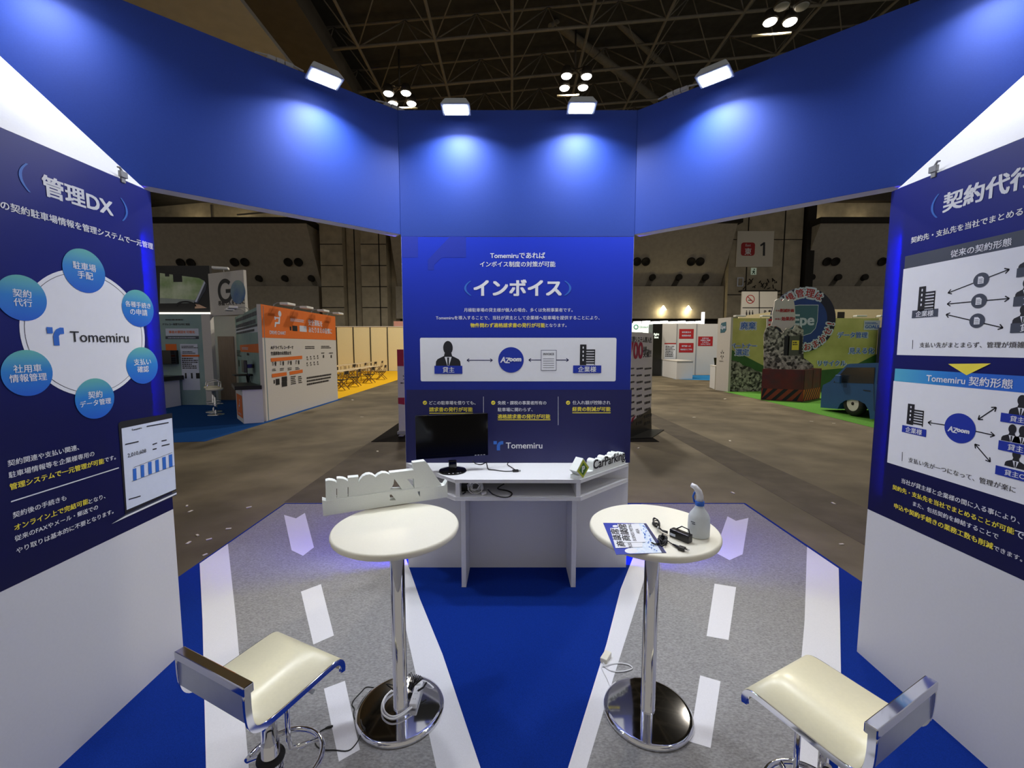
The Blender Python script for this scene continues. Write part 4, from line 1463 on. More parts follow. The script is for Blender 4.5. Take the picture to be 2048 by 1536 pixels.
for k in range(7):
    cx = 1270 + 26 * k
    bn.tube([lpx(1260 + rnd.uniform(-10, 60), 400, zp + .02), lpx(cx - 40, 300 + rnd.uniform(-10, 20), zp + .05), lpx(cx, 190 + rnd.uniform(-20, 40), zp + .072), lpx(cx + 40, 260, zp + .06), lpx(1290 + rnd.uniform(0, 50), 390, zp + .02)], .0024, 6)
bn.tube([lpx(1270, 420, zp + .012), lpx(1320, 330, zp + .030)], .014, 10)
bn.tube([lpx(1390, 440, zp + .032), lpx(1470, 390, zp + .036), lpx(1515, 320, zp + .044)], .005, 6)
bn.build('bundle', m_cable, bk)
cable('cord', m_cable, [lpx(1240, 430, zp + .006), lpx(1010, 350, zp + .004), lpx(900, 350, .020), lpx(780, 390), lpx(660, 385), lpx(580, 460), lpx(480, 570), lpx(455, 640), lpx(488, 690), lpx(478, 780), lpx(505, 850), lpx(570, 840, .024), lpx(600, 930, zp + .002),
                        lpx(640, 980, zp), lpx(590, 1040, .022), lpx(520, 1180), lpx(400, 1290), lpx(200, 1280), lpx(60, 1275), lpx(-40, 1230), lpx(-70, 1130), lpx(0, 1020), lpx(100, 960)], .0026, None, parent=bk)
MB().tube([lpx(70, 975, .011), lpx(110, 958, .011), lpx(160, 945, .011), lpx(185, 938, .011)], [.003, .006, .006, .004], 8).build('cord_plug', m_black, bk)


def rpx(x, y, z_=.011):
    return at_z(1180 + x / 6.4, 1280 + y / 6.4, z_)


wt = thing('socket_tap', 'white socket tap with a looped cord on the white stripe by the right table', 'power strip', rpx(205, 230, .008))
a, b = rpx(170, 270, .022), rpx(235, 165, .022)
d = (b - a).normalized()
w = Vector((-d.y, d.x, 0))
MB().obox((a + b) / 2, d * (b - a).length * .5, w * .020, Vector((0, 0, .014))).build('tap_body', mat('ivory_plastic', (226, 222, 206), .45, noise=.03), wt, .004)
cable('cord', m_wcable, [rpx(170, 290, .018), rpx(210, 360), rpx(300, 400), rpx(430, 400), rpx(540, 365), rpx(500, 320), rpx(400, 298), rpx(290, 303), rpx(200, 325, .016), rpx(150, 345, .012), rpx(180, 420), rpx(230, 520), rpx(265, 620), rpx(268, 670), rpx(240, 710), rpx(218, 800), rpx(225, 920), rpx(265, 1040)], .0036, None, parent=wt)

# ================================================================== other stands in the hall
m_stand = mat('stand_white', (206, 202, 196), .7, noise=.03, scale=40)
m_teal = mat('teal_print', (128, 158, 160), .6, noise=.14, scale=1.6, rgb2=(150, 176, 172))
m_door = mat('brown_door', (150, 126, 112), .6, noise=.12, scale=8, stretch=(6, 6, .4))
m_cream = mat('cream_partition', (226, 212, 168), .7, noise=.03, scale=20)
m_yellow = mat('yellow_carpet', (226, 176, 36), .95, noise=.1, scale=80, spec=.1)
m_blue2 = mat('aisle_blue_carpet', (18, 70, 136), .95, noise=.12, scale=90, spec=.1)
m_lightblue = mat('light_blue_carpet', (40, 120, 176), .95, noise=.12, scale=90, spec=.1)
m_blackcarpet = mat('black_carpet', (22, 20, 19), .98, noise=.15, scale=120, spec=.1)
m_grass = mat('green_carpet', (92, 146, 62), .95, noise=.2, scale=40, spec=.1)
m_redbrown = mat('dumpster_red', (112, 34, 28), .55, noise=.25, scale=3, rgb2=(78, 40, 40))
m_truck = mat('truck_blue', (34, 82, 132), .45, noise=.05, scale=3)
m_glass = mat('dark_glass', (38, 44, 50), .12, noise=.05)
m_sky = mat('roof_lamp_cover', (232, 232, 228), .5, noise=.03)


def arm_light(base, inward, label, group):
    """white arm light on top of a stand wall, unlit"""
    base, i = Vector(base), Vector(inward).normalized()
    w = Vector((-i.y, i.x, 0))
    t = thing('arm_light', label, 'lamp', base, group)
    MB().tube([base, base + Vector((0, 0, .05)), base + i * .10 + Vector((0, 0, .10)), base + i * .28 + Vector((0, 0, .06))], .012, 6).build('arm', m_grey, t)
    MB().obox(base + i * .36 + Vector((0, 0, .06)), i * .10, w * .20, Vector((0, 0, .03))).build('lamp_head', m_sky, t, .01)
    return t


# ---- recorder stand on the left -----------------------------------------------------
XA = -5.97
dc_ = tag(MB().prism([(-13.5, 7.9, 0), (-6.42, 8.03, 0), (-5.91, 8.11, 0), (-5.86, 10.2, 0), (-5.86, 14.7, 0), (-13.5, 14.7, 0)], (0, 0, .006)).build('stand_carpet', m_blue2), 'blue carpet of the stand with the orange wall', 'carpet')
ow = thing('stand_wall', 'tall stand wall with an orange top band facing the aisle on the left', 'wall', (XA - .05, 12.45, .007))
MB().box(XA - .10, 10.3, .007, XA, 14.6, 2.82).build('wall_body', m_stand, ow)
PO = Pl((XA, 0, 0), (0, 1))
A = Art(PO, .001, .003)
A.rect('orange_band', i_orange, (10.3, 2.03), (14.6, 2.82), 1, False)
# seated person pictogram
A.disc('pictogram', i_pale, (559, 627.5), .075, 2, True, 16)
A.poly('pictogram', i_pale, [(557, 634), (560, 634), (559, 648), (552, 648), (551, 654), (548.5, 654), (549.5, 644), (556, 644)], 2)
A.poly('pictogram', i_pale, [(548, 633), (550, 633), (551, 637), (557, 637), (557, 635), (551, 634), (550.5, 640), (549, 640)], 2)
A.text('pictogram', i_pale, 'DRIVE CHART', (539, 664.5), (571, 666.5), 2, .02)
A.rect('device_picture', i_dark, (579, 653), (582.5, 661), 2)
A.rect('device_picture', i_dark, (584, 651), (594.5, 662.5), 2)
A.rect('device_panel', i_pale, (598.5, 651), (613, 664), 2)
A.text('orange_lettering', i_pale, '安全運転を', (616, 644), (644, 648), 2, .02)
A.text('orange_lettering', i_pale, 'あたりまえの習慣に', (617, 660), (663, 662), 2, .02)
A.marks('orange_lettering', i_pale, (580, 636), (611, 646), 3)
A.text('black_lettering', i_brown, 'AIドライブレコーダーで', (541, 696), (586, 693.5), 2, .03)
A.text('black_lettering', i_brown, '交通事故の未然防止を', (541.5, 708), (582, 704.5), 2, .03)
for p0, p1 in (((541.5, 720), (604, 714.5)), ((543.5, 751.5), (573, 747.5)), ((579, 746.5), (605, 742))):
    A.line('orange_bars', i_orange, p0, p1, .09, 2)
A.marks('small_print', i_brown, (610, 691.5), (631, 698), 2)
A.marks('small_print', i_brown, (642, 691), (664, 697), 2)
for k in range(4):
    x = 549 + 15.5 * k
    A.marks('small_pictures', i_brown, (x - 5, 723.5 - k), (x - 1, 731 - k), 3, fill=.6)
    A.disc('small_pictures', i_brown, (x + 1.6, 726 - k), .04, 2, True, 10)
    A.rect('small_pictures', i_brown, (x + .4, 727.5 - k), (x + 3, 731.5 - k), 2)
    A.marks('small_print', i_brown, (x - 5, 737 - k), (x + 4, 742 - k), 2)
for r_ in range(2):
    for k in range(4):
        x, y = 613 + 7 * k, 713 + 12 * r_ - .8 * k
        A.rect('small_pictures', i_grey, (x, y), (x + 2, y + 2.5), 2)
        A.marks('small_print', i_brown, (x, y + 4), (x + 4, y + 7), 2)
for x in (644.5, 660):
    A.marks('small_print', i_brown, (x - 2, 704.5), (x + 6, 707.5), 1)
    A.rect('small_pictures', i_brown, (x + 1, 710), (x + 3.5, 715.5), 2)
A.marks('small_print', i_brown, (613, 753), (666, 762), 3)
A.rect('device_picture', i_dark, (547, 760), (549.5, 767), 2)
A.rect('device_picture', i_dark, (551, 758), (559, 769), 2)
A.rect('device_picture', i_dark, (563, 754), (574, 762), 2)
A.rect('device_picture', i_dark, (563, 764), (574, 772), 2)
A.marks('small_print', i_brown, (581, 752), (592, 768), 5)
A.marks('small_print', i_brown, (596, 752), (604, 766), 4)
A.finish(ow)
for k, (y, px) in enumerate(((10.95, 0), (11.95, 0), (13.0, 0), (14.1, 0))):
    arm_light((XA - .05, y, 2.82), (1, 0, 0), ('%s white arm light on the orange stand wall, counted from the near corner' % ('first', 'second', 'third', 'fourth')[k]), 'arm lights on the orange wall')

# slanting inner wall with teal print
ia, ib = Vector((-6.02, 10.34, 0)), Vector((-9.25, 14.45, 0))
iu = (ia - ib).normalized()
PI_ = Pl(ib, iu)
iw = thing('stand_wall', 'slanting teal inner wall of the recorder stand behind its counter', 'wall', (ia + ib) / 2 + Vector((0, 0, .007)))
Lw = (ia - ib).length
MB().prism([ib + Vector((0, 0, .007)), ia + Vector((0, 0, .007)), ia - PI_.n * .08 + Vector((0, 0, .007)), ib - PI_.n * .08 + Vector((0, 0, .007))], (0, 0, 2.78)).build('wall_body', m_teal, iw)
A = Art(PI_, .001, .003)
A.marks('teal_lettering', i_grey, (472, 636), (519, 648), 2, 1, .95)
A.poly('pale_strip', i_pale, [(469, 656), (519, 650), (519, 664), (469, 667)], 1)
A.marks('teal_lettering', i_grey, (473, 657), (517, 663), 2, 2, .95)
A.poly('orange_panel', i_orange, [(480, 690), (521.5, 687), (522, 706), (481, 703.5)], 1)
A.marks('orange_print', i_pale, (484, 694), (497, 700), 2)
A.marks('small_print', i_brown, (472, 700), (484, 714), 4)
A.rect('device_picture', i_dark, (477, 720), (479.5, 733), 2)
A.rect('device_picture', i_dark, (494, 706), (498.5, 711), 2)
A.finish(iw)
mi = thing('monitor', 'small black monitor on the slanting teal wall of the recorder stand', 'monitor', PI_.P(*PI_.hit(508, 732), .1))
a, b = PI_.hit(508, 732)
MB().obox(PI_.P(a, b, .22), PI_.u * .26, PI_.n * .04, (0, 0, .16)).build('screen', m_screen, mi, .01)
MB().obox(PI_.P(a, b, .09), PI_.u * .05, PI_.n * .09, (0, 0, .05)).build('bracket', m_black, mi)
MB().tube([PI_.P(a + .1, b - .16, .18), PI_.P(a + .14, b - .4, .12), PI_.P(a + .08, b - .62, .1)], .008, 6).build('lead', m_cable, mi)

# facing wall with teal print, door wall, brown door
fw_ = thing('stand_wall', 'teal print wall facing the aisle at the far left, beside the brown door', 'wall', (-11.2, 13.3, .007))
MB().box(-13.2, 13.2, .007, -9.45, 13.3, 2.8).build('wall_body', m_teal, fw_)
PF = Pl((0, 13.2, 0), (1, 0))
A = Art(PF, .001, .003)
A.marks('teal_lettering', i_brown, (331, 637.5), (375, 641.5), 1, 2, .9)
A.text('teal_lettering', i_brown, 'ドラレコ一体型でLITEに対応', (326, 649), (380, 648), 2, .03)
A.rect('pale_strip', i_pale, (331, 657), (398, 671.5), 1)
A.text('orange_print', i_orange, '事故の要因を可視化', (338, 664), (390, 664), 2, .02)
A.rect('grey_strip', i_grey, (331, 672.5), (398, 678), 1)
A.marks('pale_print', i_pale, (336, 674), (392, 677), 1)
A.rect('orange_panel', i_orange, (331, 688), (354, 703), 1)
A.rect('pale_panel', i_pale, (360, 688), (401, 780), 1)
A.marks('small_print', i_brown, (363, 691), (397, 697), 2)
A.marks('small_pictures', i_brown, (365, 702), (396, 708), 2, 2, .8)
A.line('orange_bars', i_orange, (364, 711.5), (399, 711.5), .06, 2)
A.marks('small_print', i_brown, (364, 715), (398, 738), 6, 2, .7)
for x0, x1 in ((370, 374), (382, 386), (392, 400)):
    A.rect('device_picture', i_dark, (x0, 746), (x1, 757), 2)
A.finish(fw_)
tag(MB().box(-12.5, 12.9, 1.28, -10.25, 13.205, 1.7).build('monitor', m_screen, None, .01), 'black monitor hung on the far left teal wall', 'monitor')
dwall = thing('stand_wall', 'white stand wall with a brown door at the back of the recorder stand', 'wall', (-9.4, 14.4, .007))
MB().box(-10.6, 14.45, .007, -9.2, 14.55, 2.82).build('wall_body', m_stand, dwall)
MB().box(-9.47, 13.18, .007, -9.20, 13.34, 2.8).build('wall_end', m_stand, dwall)
MB().box(-9.85, 14.41, .007, -9.32, 14.449, 2.15).build('door', m_door, dwall)

# picture banner and GO sign on top of the inner walls
pbn = thing('picture_banner', 'banner photo of a car interior on top of the far left stand', 'banner', (-10.6, 13.4, 2.83))
MB().box(-12.3, 13.4, 2.83, -9.28, 13.5, 4.28).build('banner_board', mat('banner_black', (24, 25, 28), .5, noise=.1), pbn)
PBN = Pl((0, 13.4, 0), (1, 0))
A = Art(PBN, .001, .003)
m_leaf = mat('picture_foliage', (232, 240, 214), .6, noise=.5, scale=1.6, rgb2=(130, 164, 96))
A.poly('windscreen_picture', m_leaf, [(320, 546), (398, 556), (409, 562), (390, 606), (320, 606)], 1)
A.poly('road_picture', mat('picture_road', (150, 160, 156), .6, noise=.15, scale=2), [(320, 596), (392, 600), (390, 606), (320, 607)], 2)
A.poly('pillar_picture', i_grey, [(409, 562), (414, 568), (412, 580), (396, 606), (388, 606)], 2)
A.poly('pillar_picture_light', i_pale, [(409, 562), (411, 566), (394, 604), (390, 604)], 3)
A.rect('mirror_picture', i_dark, (346, 548), (365, 564), 2)
A.rect('mirror_picture', i_dark, (330, 545), (339, 553), 2)
a, b = A.h((372, 613))
A.poly('wheel_picture', i_dark, [(a + .33 * math.cos(R(k)), b + .17 * math.sin(R(k))) for k in range(0, 181, 15)] + [(a + .27 * math.cos(R(k)), b + .12 * math.sin(R(k))) for k in range(180, -1, -15)], 3, False)
A.poly('hand_picture', mat('picture_skin', (196, 160, 138), .6, noise=.05), [(391, 608), (399, 609), (414, 616), (390, 617)], 3)
A.finish(pbn)
go = thing('logo_sign', 'white square GO sign on top of the recorder stand', 'sign', (-8.75, 13.2, 2.8))
g0, g1 = Vector((-9.26, 13.3, 0)), Vector((-7.75, 12.6, 0))
PG = Pl(g0, g1 - g0)
MB().prism([PG.P(a, 2.75) for a in (0, (g1 - g0).length)] + [PG.P(a, 4.02) for a in ((g1 - g0).length, 0)], -PG.n * .08).build('sign_board', m_stand, go)
A = Art(PG, .001, .003)
ca, cb = A.h((451, 582))
rr = .36
A.poly('letter_g', i_dark, [(ca + rr * math.cos(R(k)), cb + rr * math.sin(R(k))) for k in range(45, 361, 9)] + [(ca + (rr - .12) * math.cos(R(k)), cb + (rr - .12) * math.sin(R(k))) for k in range(360, 44, -9)], 2, False)
A.rect('letter_g', i_dark, (ca + .02, cb - .06), (ca + rr, cb + .05), 2, False)
A.disc('letter_o', mat('globe_print', (44, 90, 160), .5, noise=.5, scale=1.3, rgb2=(150, 176, 160)), (476.5, 584), .34, 3)
A.text('black_lettering', i_brown, '移動で人を幸せに', (437, 604), (490, 606), 2, .02)
A.finish(go)
arm_light((-11.1, 13.45, 4.28), (.25, -1, 0), 'white arm light on top of the car interior banner', 'arm lights of the recorder stand')
arm_light((-8.6, 13.03, 4.02), (.4, -1, 0), 'white arm light on top of the GO sign', 'arm lights of the recorder stand')
arm_light((-7.18, 11.80, 2.79), (-.75, -.6, 0), 'white arm light on the slanting teal wall, nearer the orange wall', 'arm lights of the recorder stand')
arm_light((-7.70, 12.46, 2.79), (-.75, -.6, 0), 'white arm light on the slanting teal wall, nearer the GO sign', 'arm lights of the recorder stand')
tag(MB().box(-12.3, 13.32, 2.80, -9.3, 13.38, 2.86).build('gap_glow_strip', mat('gap_glow', (255, 250, 230), .4, emit=(1, .95, .8), es=2.2, noise=.01)), 'thin glowing strip imitating light seen through the gap under the car interior banner', 'light')  # no lamp here, the emission imitates the lit area showing behind

# counters, table and stools of the recorder stand
cn = thing('reception_counter', 'white counter with a black top and an orange end panel beside the orange wall', 'counter', (-6.4, 10.4, .007))
q = [(-6.95, 10.72), (-6.31, 9.97), (-5.94, 10.15), (-6.62, 10.84)]
MB().prism([(x, y, .007) for x, y in q], (0, 0, .80)).build('counter_body', m_white, cn)
MB().prism([(-7.1, 10.8, .81), (-6.42, 9.87, .81), (-5.93, 10.11, .81), (-6.70, 10.95, .81)], (0, 0, .09)).build('counter_top', m_black, cn)
PC1 = Pl((q[0][0], q[0][1], 0), (q[1][0] - q[0][0], q[1][1] - q[0][1]))
A = Art(PC1, .002, .003)
A.rect('orange_panel', i_orange, (.12, .12), (.90, .66), 1, False)
A.disc('pictogram', i_pale, (.55, .52), .035, 2, False, 12)
A.poly('pictogram', i_pale, [(.5, .47), (.56, .47), (.55, .36), (.44, .36), (.42, .26), (.37, .26), (.40, .40), (.5, .40)], 2, False)
A.text('pictogram', i_pale, 'DRIVE CHART', (.3, .19), (.72, .19), 2, .02, False)
A.finish(cn)
cn2 = thing('reception_counter', 'white counter with a black top at the far left, cut by the display board', 'counter', (-11.2, 12.7, .007))
MB().box(-12.6, 12.4, .007, -10.2, 13.1, .80).build('counter_body', m_white, cn2)
MB().box(-12.7, 12.3, .80, -10.1, 13.15, .93).build('counter_top', m_black, cn2)
MB().tube([(-10.5, 12.39, .75), (-10.45, 12.36, .5), (-10.3, 12.37, .3), (-10.25, 12.38, .22)], .01, 6).build('lead', m_cable, cn2)
ht = thing('high_table', 'round black high table behind the counter of the recorder stand', 'table', (-7.35, 11.9, .007))
MB().lathe((-7.35, 11.9, 1.02), [(0, 0), (.36, 0), (.37, .02), (.36, .04), (0, .04)], 32).build('tabletop', m_gloss, ht)
MB().lathe((-7.35, 11.9, .02), [(.05, 0), (.05, 1.0)], 16).build('column', m_chrome, ht)
MB().lathe((-7.35, 11.9, .007), [(0, 0), (.24, 0), (.23, .02), (0, .03)], 32).build('base_plate', m_chrome, ht)


def round_stool(label, x, y):
    t = thing('bar_stool', label, 'stool', (x, y, .007), 'round stools of the recorder stand')
    MB().lathe((x, y, .66), [(0, 0), (.17, 0), (.20, .03), (.19, .07), (0, .08)], 24).build('seat', m_seat, t)
    MB().tube([(x - .16, y - .06, .70), (x - .18, y + .02, .86), (x - .05, y + .15, .90), (x + .10, y + .12, .88), (x + .17, y, .72)], .013, 6).build('back_rail', m_chrome, t)
    MB().lathe((x, y, .03), [(.035, 0), (.035, .3), (.028, .31), (.028, .63)], 16).build('column', m_chrome, t)
    MB().tube([(x + .17 * math.cos(R(k)), y + .17 * math.sin(R(k)), .30) for k in range(0, 360, 20)], .011, 6, True).build('foot_ring', m_chrome, t)
    MB().lathe((x, y, .007), [(0, 0), (.21, 0), (.18, .03), (0, .05)], 28).build('base_plate', m_chrome, t)


round_stool('round cream stool on the blue stand carpet, the front one of two', -7.85, 11.25)
round_stool('round cream stool on the blue stand carpet, behind the other one', -8.25, 11.75)

# ---- yellow seating area --------------------------------------------------------------
tag(MB().prism([(-16, 14.75, 0), (-6.05, 14.75, 0), (-6.3, 31.3, 0), (-16, 31.3, 0)], (0, 0, .006)).build('yellow_carpet', m_yellow), 'yellow carpet of the seating area behind the orange wall', 'carpet')
pw = thing('partition_wall', 'cream system-panel partition behind the folding tables', 'wall', (-11, 31.4, .007))
MB().box(-17, 31.4, .007, -7.2, 31.5, 3.2).build('panels', m_cream, pw)
for px in (674, 707.5, 741.5, 775.5):
    x = at_y(px, 700, 31.38).x
    MB().box(x - .03, 31.36, .007, x + .03, 31.4, 3.2).build('panel_post', m_joint, pw)
MB().box(-17, 31.37, 3.2, -7.2, 31.52, 3.25).build('top_rail', m_stand, pw)
tag(MB().box(-8.6, 31.42, 3.25, -7.6, 31.5, 3.62).build('small_sign', mat('pink_sign', (190, 140, 130), .6, noise=.05)), 'small pinkish board standing on the cream partition', 'sign')
m_wood = mat('table_laminate', (206, 186, 150), .5, noise=.06, scale=20)
m_leg = mat('brown_metal', (128, 104, 72), .45, .3, noise=.05)


def folding_table(x, y, label):
    t = thing('folding_table', label, 'table', (x, y, .007), 'folding tables on the yellow carpet')
    MB().box(x - .3, y - .9, .68, x + .3, y + .9, .715).build('tabletop', m_wood, t)
    for sy in (-.75, .75):
        l = MB()
        l.bar((x - .25, y + sy, .68), (x - .25, y + sy, .007), .016, 6).bar((x + .25, y + sy, .68), (x + .25, y + sy, .007), .016, 6).bar((x - .25, y + sy, .25), (x + .25, y + sy, .25), .012, 6)
        l.build('leg_frame', m_leg, t)
    return t


def folding_chair():
    t = thing('folding_chair', 'brown folding chair', 'chair', (0, 0, .007), 'folding chairs on the yellow carpet')
    MB().box(-.2, -.2, .42, .2, .2, .45).build('seat', m_slot, t, .008)
    MB().prism([(-.2, -.235, .66), (.2, -.235, .66), (.2, -.25, .80), (-.2, -.25, .80)], (0, .025, 0)).build('backrest', m_slot, t)
    for s in (-1, 1):
        MB().tube([(s * .21, -.25, .80), (s * .21, -.20, .45), (s * .21, .22, .032)], .018, 6).build('leg', m_leg, t)
        MB().tube([(s * .19, .12, .44), (s * .19, -.26, .032)], .018, 6).build('leg', m_leg, t)
    MB().bar((-.21, .21, .05), (.21, .21, .05), .014, 6).build('stretcher', m_leg, t)
    return t


tabs = [(-7.75, 17.4), (-7.75, 19.4), (-7.75, 21.4), (-7.75, 23.4), (-9.9, 21.4), (-9.9, 23.4), (-9.9, 25.4), (-9.9, 27.4), (-9.9, 29.4)]
nth = ('nearest', 'second', 'third', 'farthest')
for k, (x, y) in enumerate(tabs):
    folding_table(x, y, ('%s folding table of the row nearest the aisle' % nth[k]) if k < 4 else ('%s folding table of the row nearest the cream partition' % ('nearest', 'second', 'middle', 'fourth', 'farthest')[k - 4]))
fc = folding_chair()
spots = [(-7.05, 17.6), (-7.1, 19.2), (-7.05, 21.0), (-7.1, 23.2), (-8.5, 18.4), (-8.5, 20.6), (-9.15, 24.2), (-9.2, 26.2), (-9.15, 28.0), (-9.2, 29.6)]
ords = ('first', 'second', 'third', 'fourth')
for k, (x, y) in enumerate(spots):
    rz = R(90 + (3 if k % 2 else -4)) if k not in (4, 5) else R(-90)
    lb = ('%s folding chair on the aisle side of the front table row' % ords[k] if k < 4 else
          ('%s folding chair behind the front table row' % ords[k - 4] if k < 6 else '%s folding chair along the rear table row' % ords[k - 6]))
    if k == 0:
        c0 = (x, y, rz, lb)
        continue
    copy_thing(fc, (x, y, .007), rz, lb, 'folding chairs on the yellow carpet')
fc.location, fc.rotation_euler, fc['label'] = (c0[0], c0[1], .007), (0, 0, c0[2]), c0[3]

# ---- black stand behind the centre wall, banners -----------------------------------------
tag(MB().prism([(-2.7, 8.07, 0), (2.82, 8.07, 0), (2.80, 12.5, 0), (-2.7, 12.5, 0)], (0, 0, .006)).build('stand_carpet', m_blackcarpet), 'black carpet of the stand behind the centre wall', 'carpet')
bl = thing('rollup_banner', 'white roll-up banner with a crimson top, left of the centre wall', 'banner', (-1.95, 8.8, .007))
MB().box(-2.35, 8.78, .06, -1.52, 8.785, 1.76).build('banner_sheet', m_stand, bl)
MB().box(-2.37, 8.70, .01, -1.5, 8.88, .075).build('cassette', m_grey, bl, .01)
MB().bar((-1.93, 8.81, .07), (-1.93, 8.81, 1.77), .012, 6).build('pole', m_grey, bl)
MB().box(-2.3, 8.55, .007, -2.2, 8.72, .02).build('foot', m_grey, bl)
A = Art(Pl((0, 8.78, 0), (1, 0)), .001, .002)
A.rect('crimson_band', i_crimson, (-2.35, 1.42), (-1.52, 1.76), 1, False)
A.text('white_lettering', i_white, '車両管理', (-2.2, 1.52), (-1.65, 1.52), 2, .03, False)
A.poly('crimson_wave', i_crimson, [(-2.35, .64), (-2.2, .62), (-1.9, .5), (-1.52, .42), (-1.52, .60), (-1.9, .72), (-2.2, .77), (-2.35, .77)], 1, False)
A.text('black_lettering', i_brown, 'システム', (-2.24, 1.20), (-1.66, 1.20), 2, .02, False)
A.marks('small_print', i_brown, (801, 764), (812, 768), 1, 2)
A.finish(bl)
ra, rb = Vector((2.20, 8.20, 0)), Vector((3.03, 9.25, 0))
rn = thing('logo_banner', 'leaning white banner reading 700 on the black stand, right of the centre wall', 'banner', (ra + rb) / 2 + Vector((0, 0, .007)))
PRB = Pl(ra, rb - ra)
LR = (rb - ra).length
MB().prism([PRB.P(0, .30), PRB.P(LR, .48), PRB.P(LR, 2.10), PRB.P(0, 2.10)], -PRB.n * .05).build('banner_board', m_stand, rn)
MB().prism([PRB.P(0, .012), PRB.P(LR * 1.05, .012), PRB.P(LR, .48), PRB.P(0, .30)], -PRB.n * .04).build('banner_foot', m_black, rn)
MB().prism([PRB.P(.1, .008, .0), PRB.P(.5, .008, .34), PRB.P(LR * 1.1, .008, .25), PRB.P(LR, .008, 0)], (0, 0, .012)).build('floor_foot', m_black, rn)
A = Art(PRB, .001, .002)
A.text('black_lettering', i_brown, '管理システム導入社', (1259, 678.5), (1303, 680), 2, .02)
A.text('red_number', i_crimson, '700', (1257, 701), (1285, 701), 2, .03, True, .32)
A.text('black_lettering', i_brown, '社様', (1286.5, 697), (1293, 697), 2, .02)
A.text('black_lettering', i_brown, '突破!!', (1286, 706), (1302, 706.5), 2, .02)
for r_ in range(9):
    for x0, x1 in ((1261, 1269), (1273, 1286), (1289, 1303)):
        y = 737 + 13.5 * r_
        A.marks(('logo_print', r_ * 10000 + x0), i_brown, (x0, y - 2.2), (x1, y + 2.2), 1, 2, .9)
A.poly('crimson_wave', i_crimson, [PRB.hit(1258, 849), PRB.hit(1258, 857), (.30, .40), (.5, .44)], 1, False)
A.finish(rn)

# ---- far right: lit sign, black tower, white stand with red boards ---------------------------
e_sign = mat('lit_white_sign', (240, 250, 244), .5, emit=(.88, 1, .92), es=.55, noise=.01)
YG = 28.0
gs = thing('lit_sign', 'glowing white sign with a green ring mark beside the 700 banner', 'sign', (8.2, YG, .007))
MB().box(7.4, YG, .007, 9.6, YG + .1, 3.3).build('sign_board', e_sign, gs)
A = Art(Pl((0, YG, 0), (1, 0)), .002, .004)
A.disc('ring_mark', mat('green_ink', (40, 150, 110), .5, noise=.03), (1272, 654), .16, 2, True, 24, .10)
A.text('pale_lettering', mat('pale_green_ink', (130, 170, 150), .6, noise=.03), 'GlobeX', (1279, 654), (1297, 654), 2, .02)
A.marks('small_print', i_brown, (1268, 664), (1288, 666.5), 1)
A.finish(gs)
e_strip = mat('tube_light', (255, 255, 255), .4, emit=(1, .99, .92), es=5, noise=.01)
ls = thing('light_row', 'row of glowing tube lights along the top of the far white stand', 'light', (10.5, YG + .05, .007))
for k in range(8):
    a = at_y(1266 + 17.6 * k, 648, YG)
    MB().bar((a.x, YG - .1, 3.34 + .03 * (k % 2)), (a.x + .5, YG - .1, 3.36 + .03 * (k % 2)), .055, 8).build('tube_light', e_strip, ls)
e_col = at_y(1405, 640, YG)
MB().box(e_col.x - .08, YG - .1, 3.2, e_col.x + .08, YG, 4.0).build('light_panel', e_strip, ls)
MB().box(9.62, YG, .007, e_col.x + .1, YG + .1, 3.35).build('carrier_wall', m_stand, ls)
a, b = at_y(1303, 750, 26), at_y(1325, 650, 26)
bt = thing('display_tower', 'tall black display tower with glowing white letters, left of the white stand', 'tower', ((a.x + b.x) / 2, 26.3, .007))
MB().box(a.x, 26, .007, b.x, 26.8, 3.15).build('tower_body', m_black, bt)
A = Art(Pl((0, 26, 0), (1, 0)), .002, .004)
A.text('glowing_lettering', e_sign, 'light', (1308, 669), (1318, 669), 2, .04)
A.text('glowing_lettering', e_sign, 'bot', (1309, 674.5), (1317, 674.5), 2, .04)
A.finish(bt)
YW = 26.9
ww_ = thing('stand_wall', 'white stand wall with three red boards in the far right', 'wall', (11, YW, .007))
xw0, xw1 = at_y(1325, 650, YW).x, at_y(1436, 650, YW).x
MB().box(xw0, YW, .007, xw1, YW + .1, 3.2).build('wall_body', m_stand, ww_)
for px in (1353, 1392):
    x = at_y(px, 690, YW).x
    MB().box(x - .03, YW - .02, .007, x + .03, YW, 3.2).build('panel_joint', m_grey, ww_)
A = Art(Pl((0, YW, 0), (1, 0)), .003, .004)
for (p0, p1, words) in (((1358.5, 658), (1387, 677.5), ('会社設立の', '実践的内定')), ((1358, 686), (1386.5, 705), ('専門家への', '相談窓口ご予約')), ((1396.5, 673), (1425, 692), ('お持ちの', 'お悩みご相談', 'ください', 'スタッフまで'))):
    A.rect('red_board', i_red, p0, p1, 1)
    n = len(words)
    for k, w_ in enumerate(words):
        y = p0[1] + (p1[1] - p0[1]) * (k + .9) / (n + .8)
        m_ = (p0[0] + p1[0]) / 2
        L = min(23, len(w_) * (3.6 if n < 3 else 3.2))
        A.text('board_lettering', i_pale, w_, (m_ - L / 2, y), (m_ + L / 2, y), 2, .02)
A.rect('poster_sheet', i_white, (1329, 686), (1352, 718), 1)
A.rect('red_bar', i_red, (1329, 686), (1352, 688.5), 2)
A.marks('small_print', i_brown, (1331, 691), (1350, 714), 7, 2, .9)
A.finish(ww_)
tag(MB().prism([(9.0, 23.6, 0), (16, 20.2, 0), (16, 26.8, 0), (9.4, 26.8, 0)], (0, 0, .006)).build('stand_carpet', m_lightblue), 'light blue carpet of the white stand with red boards', 'carpet')


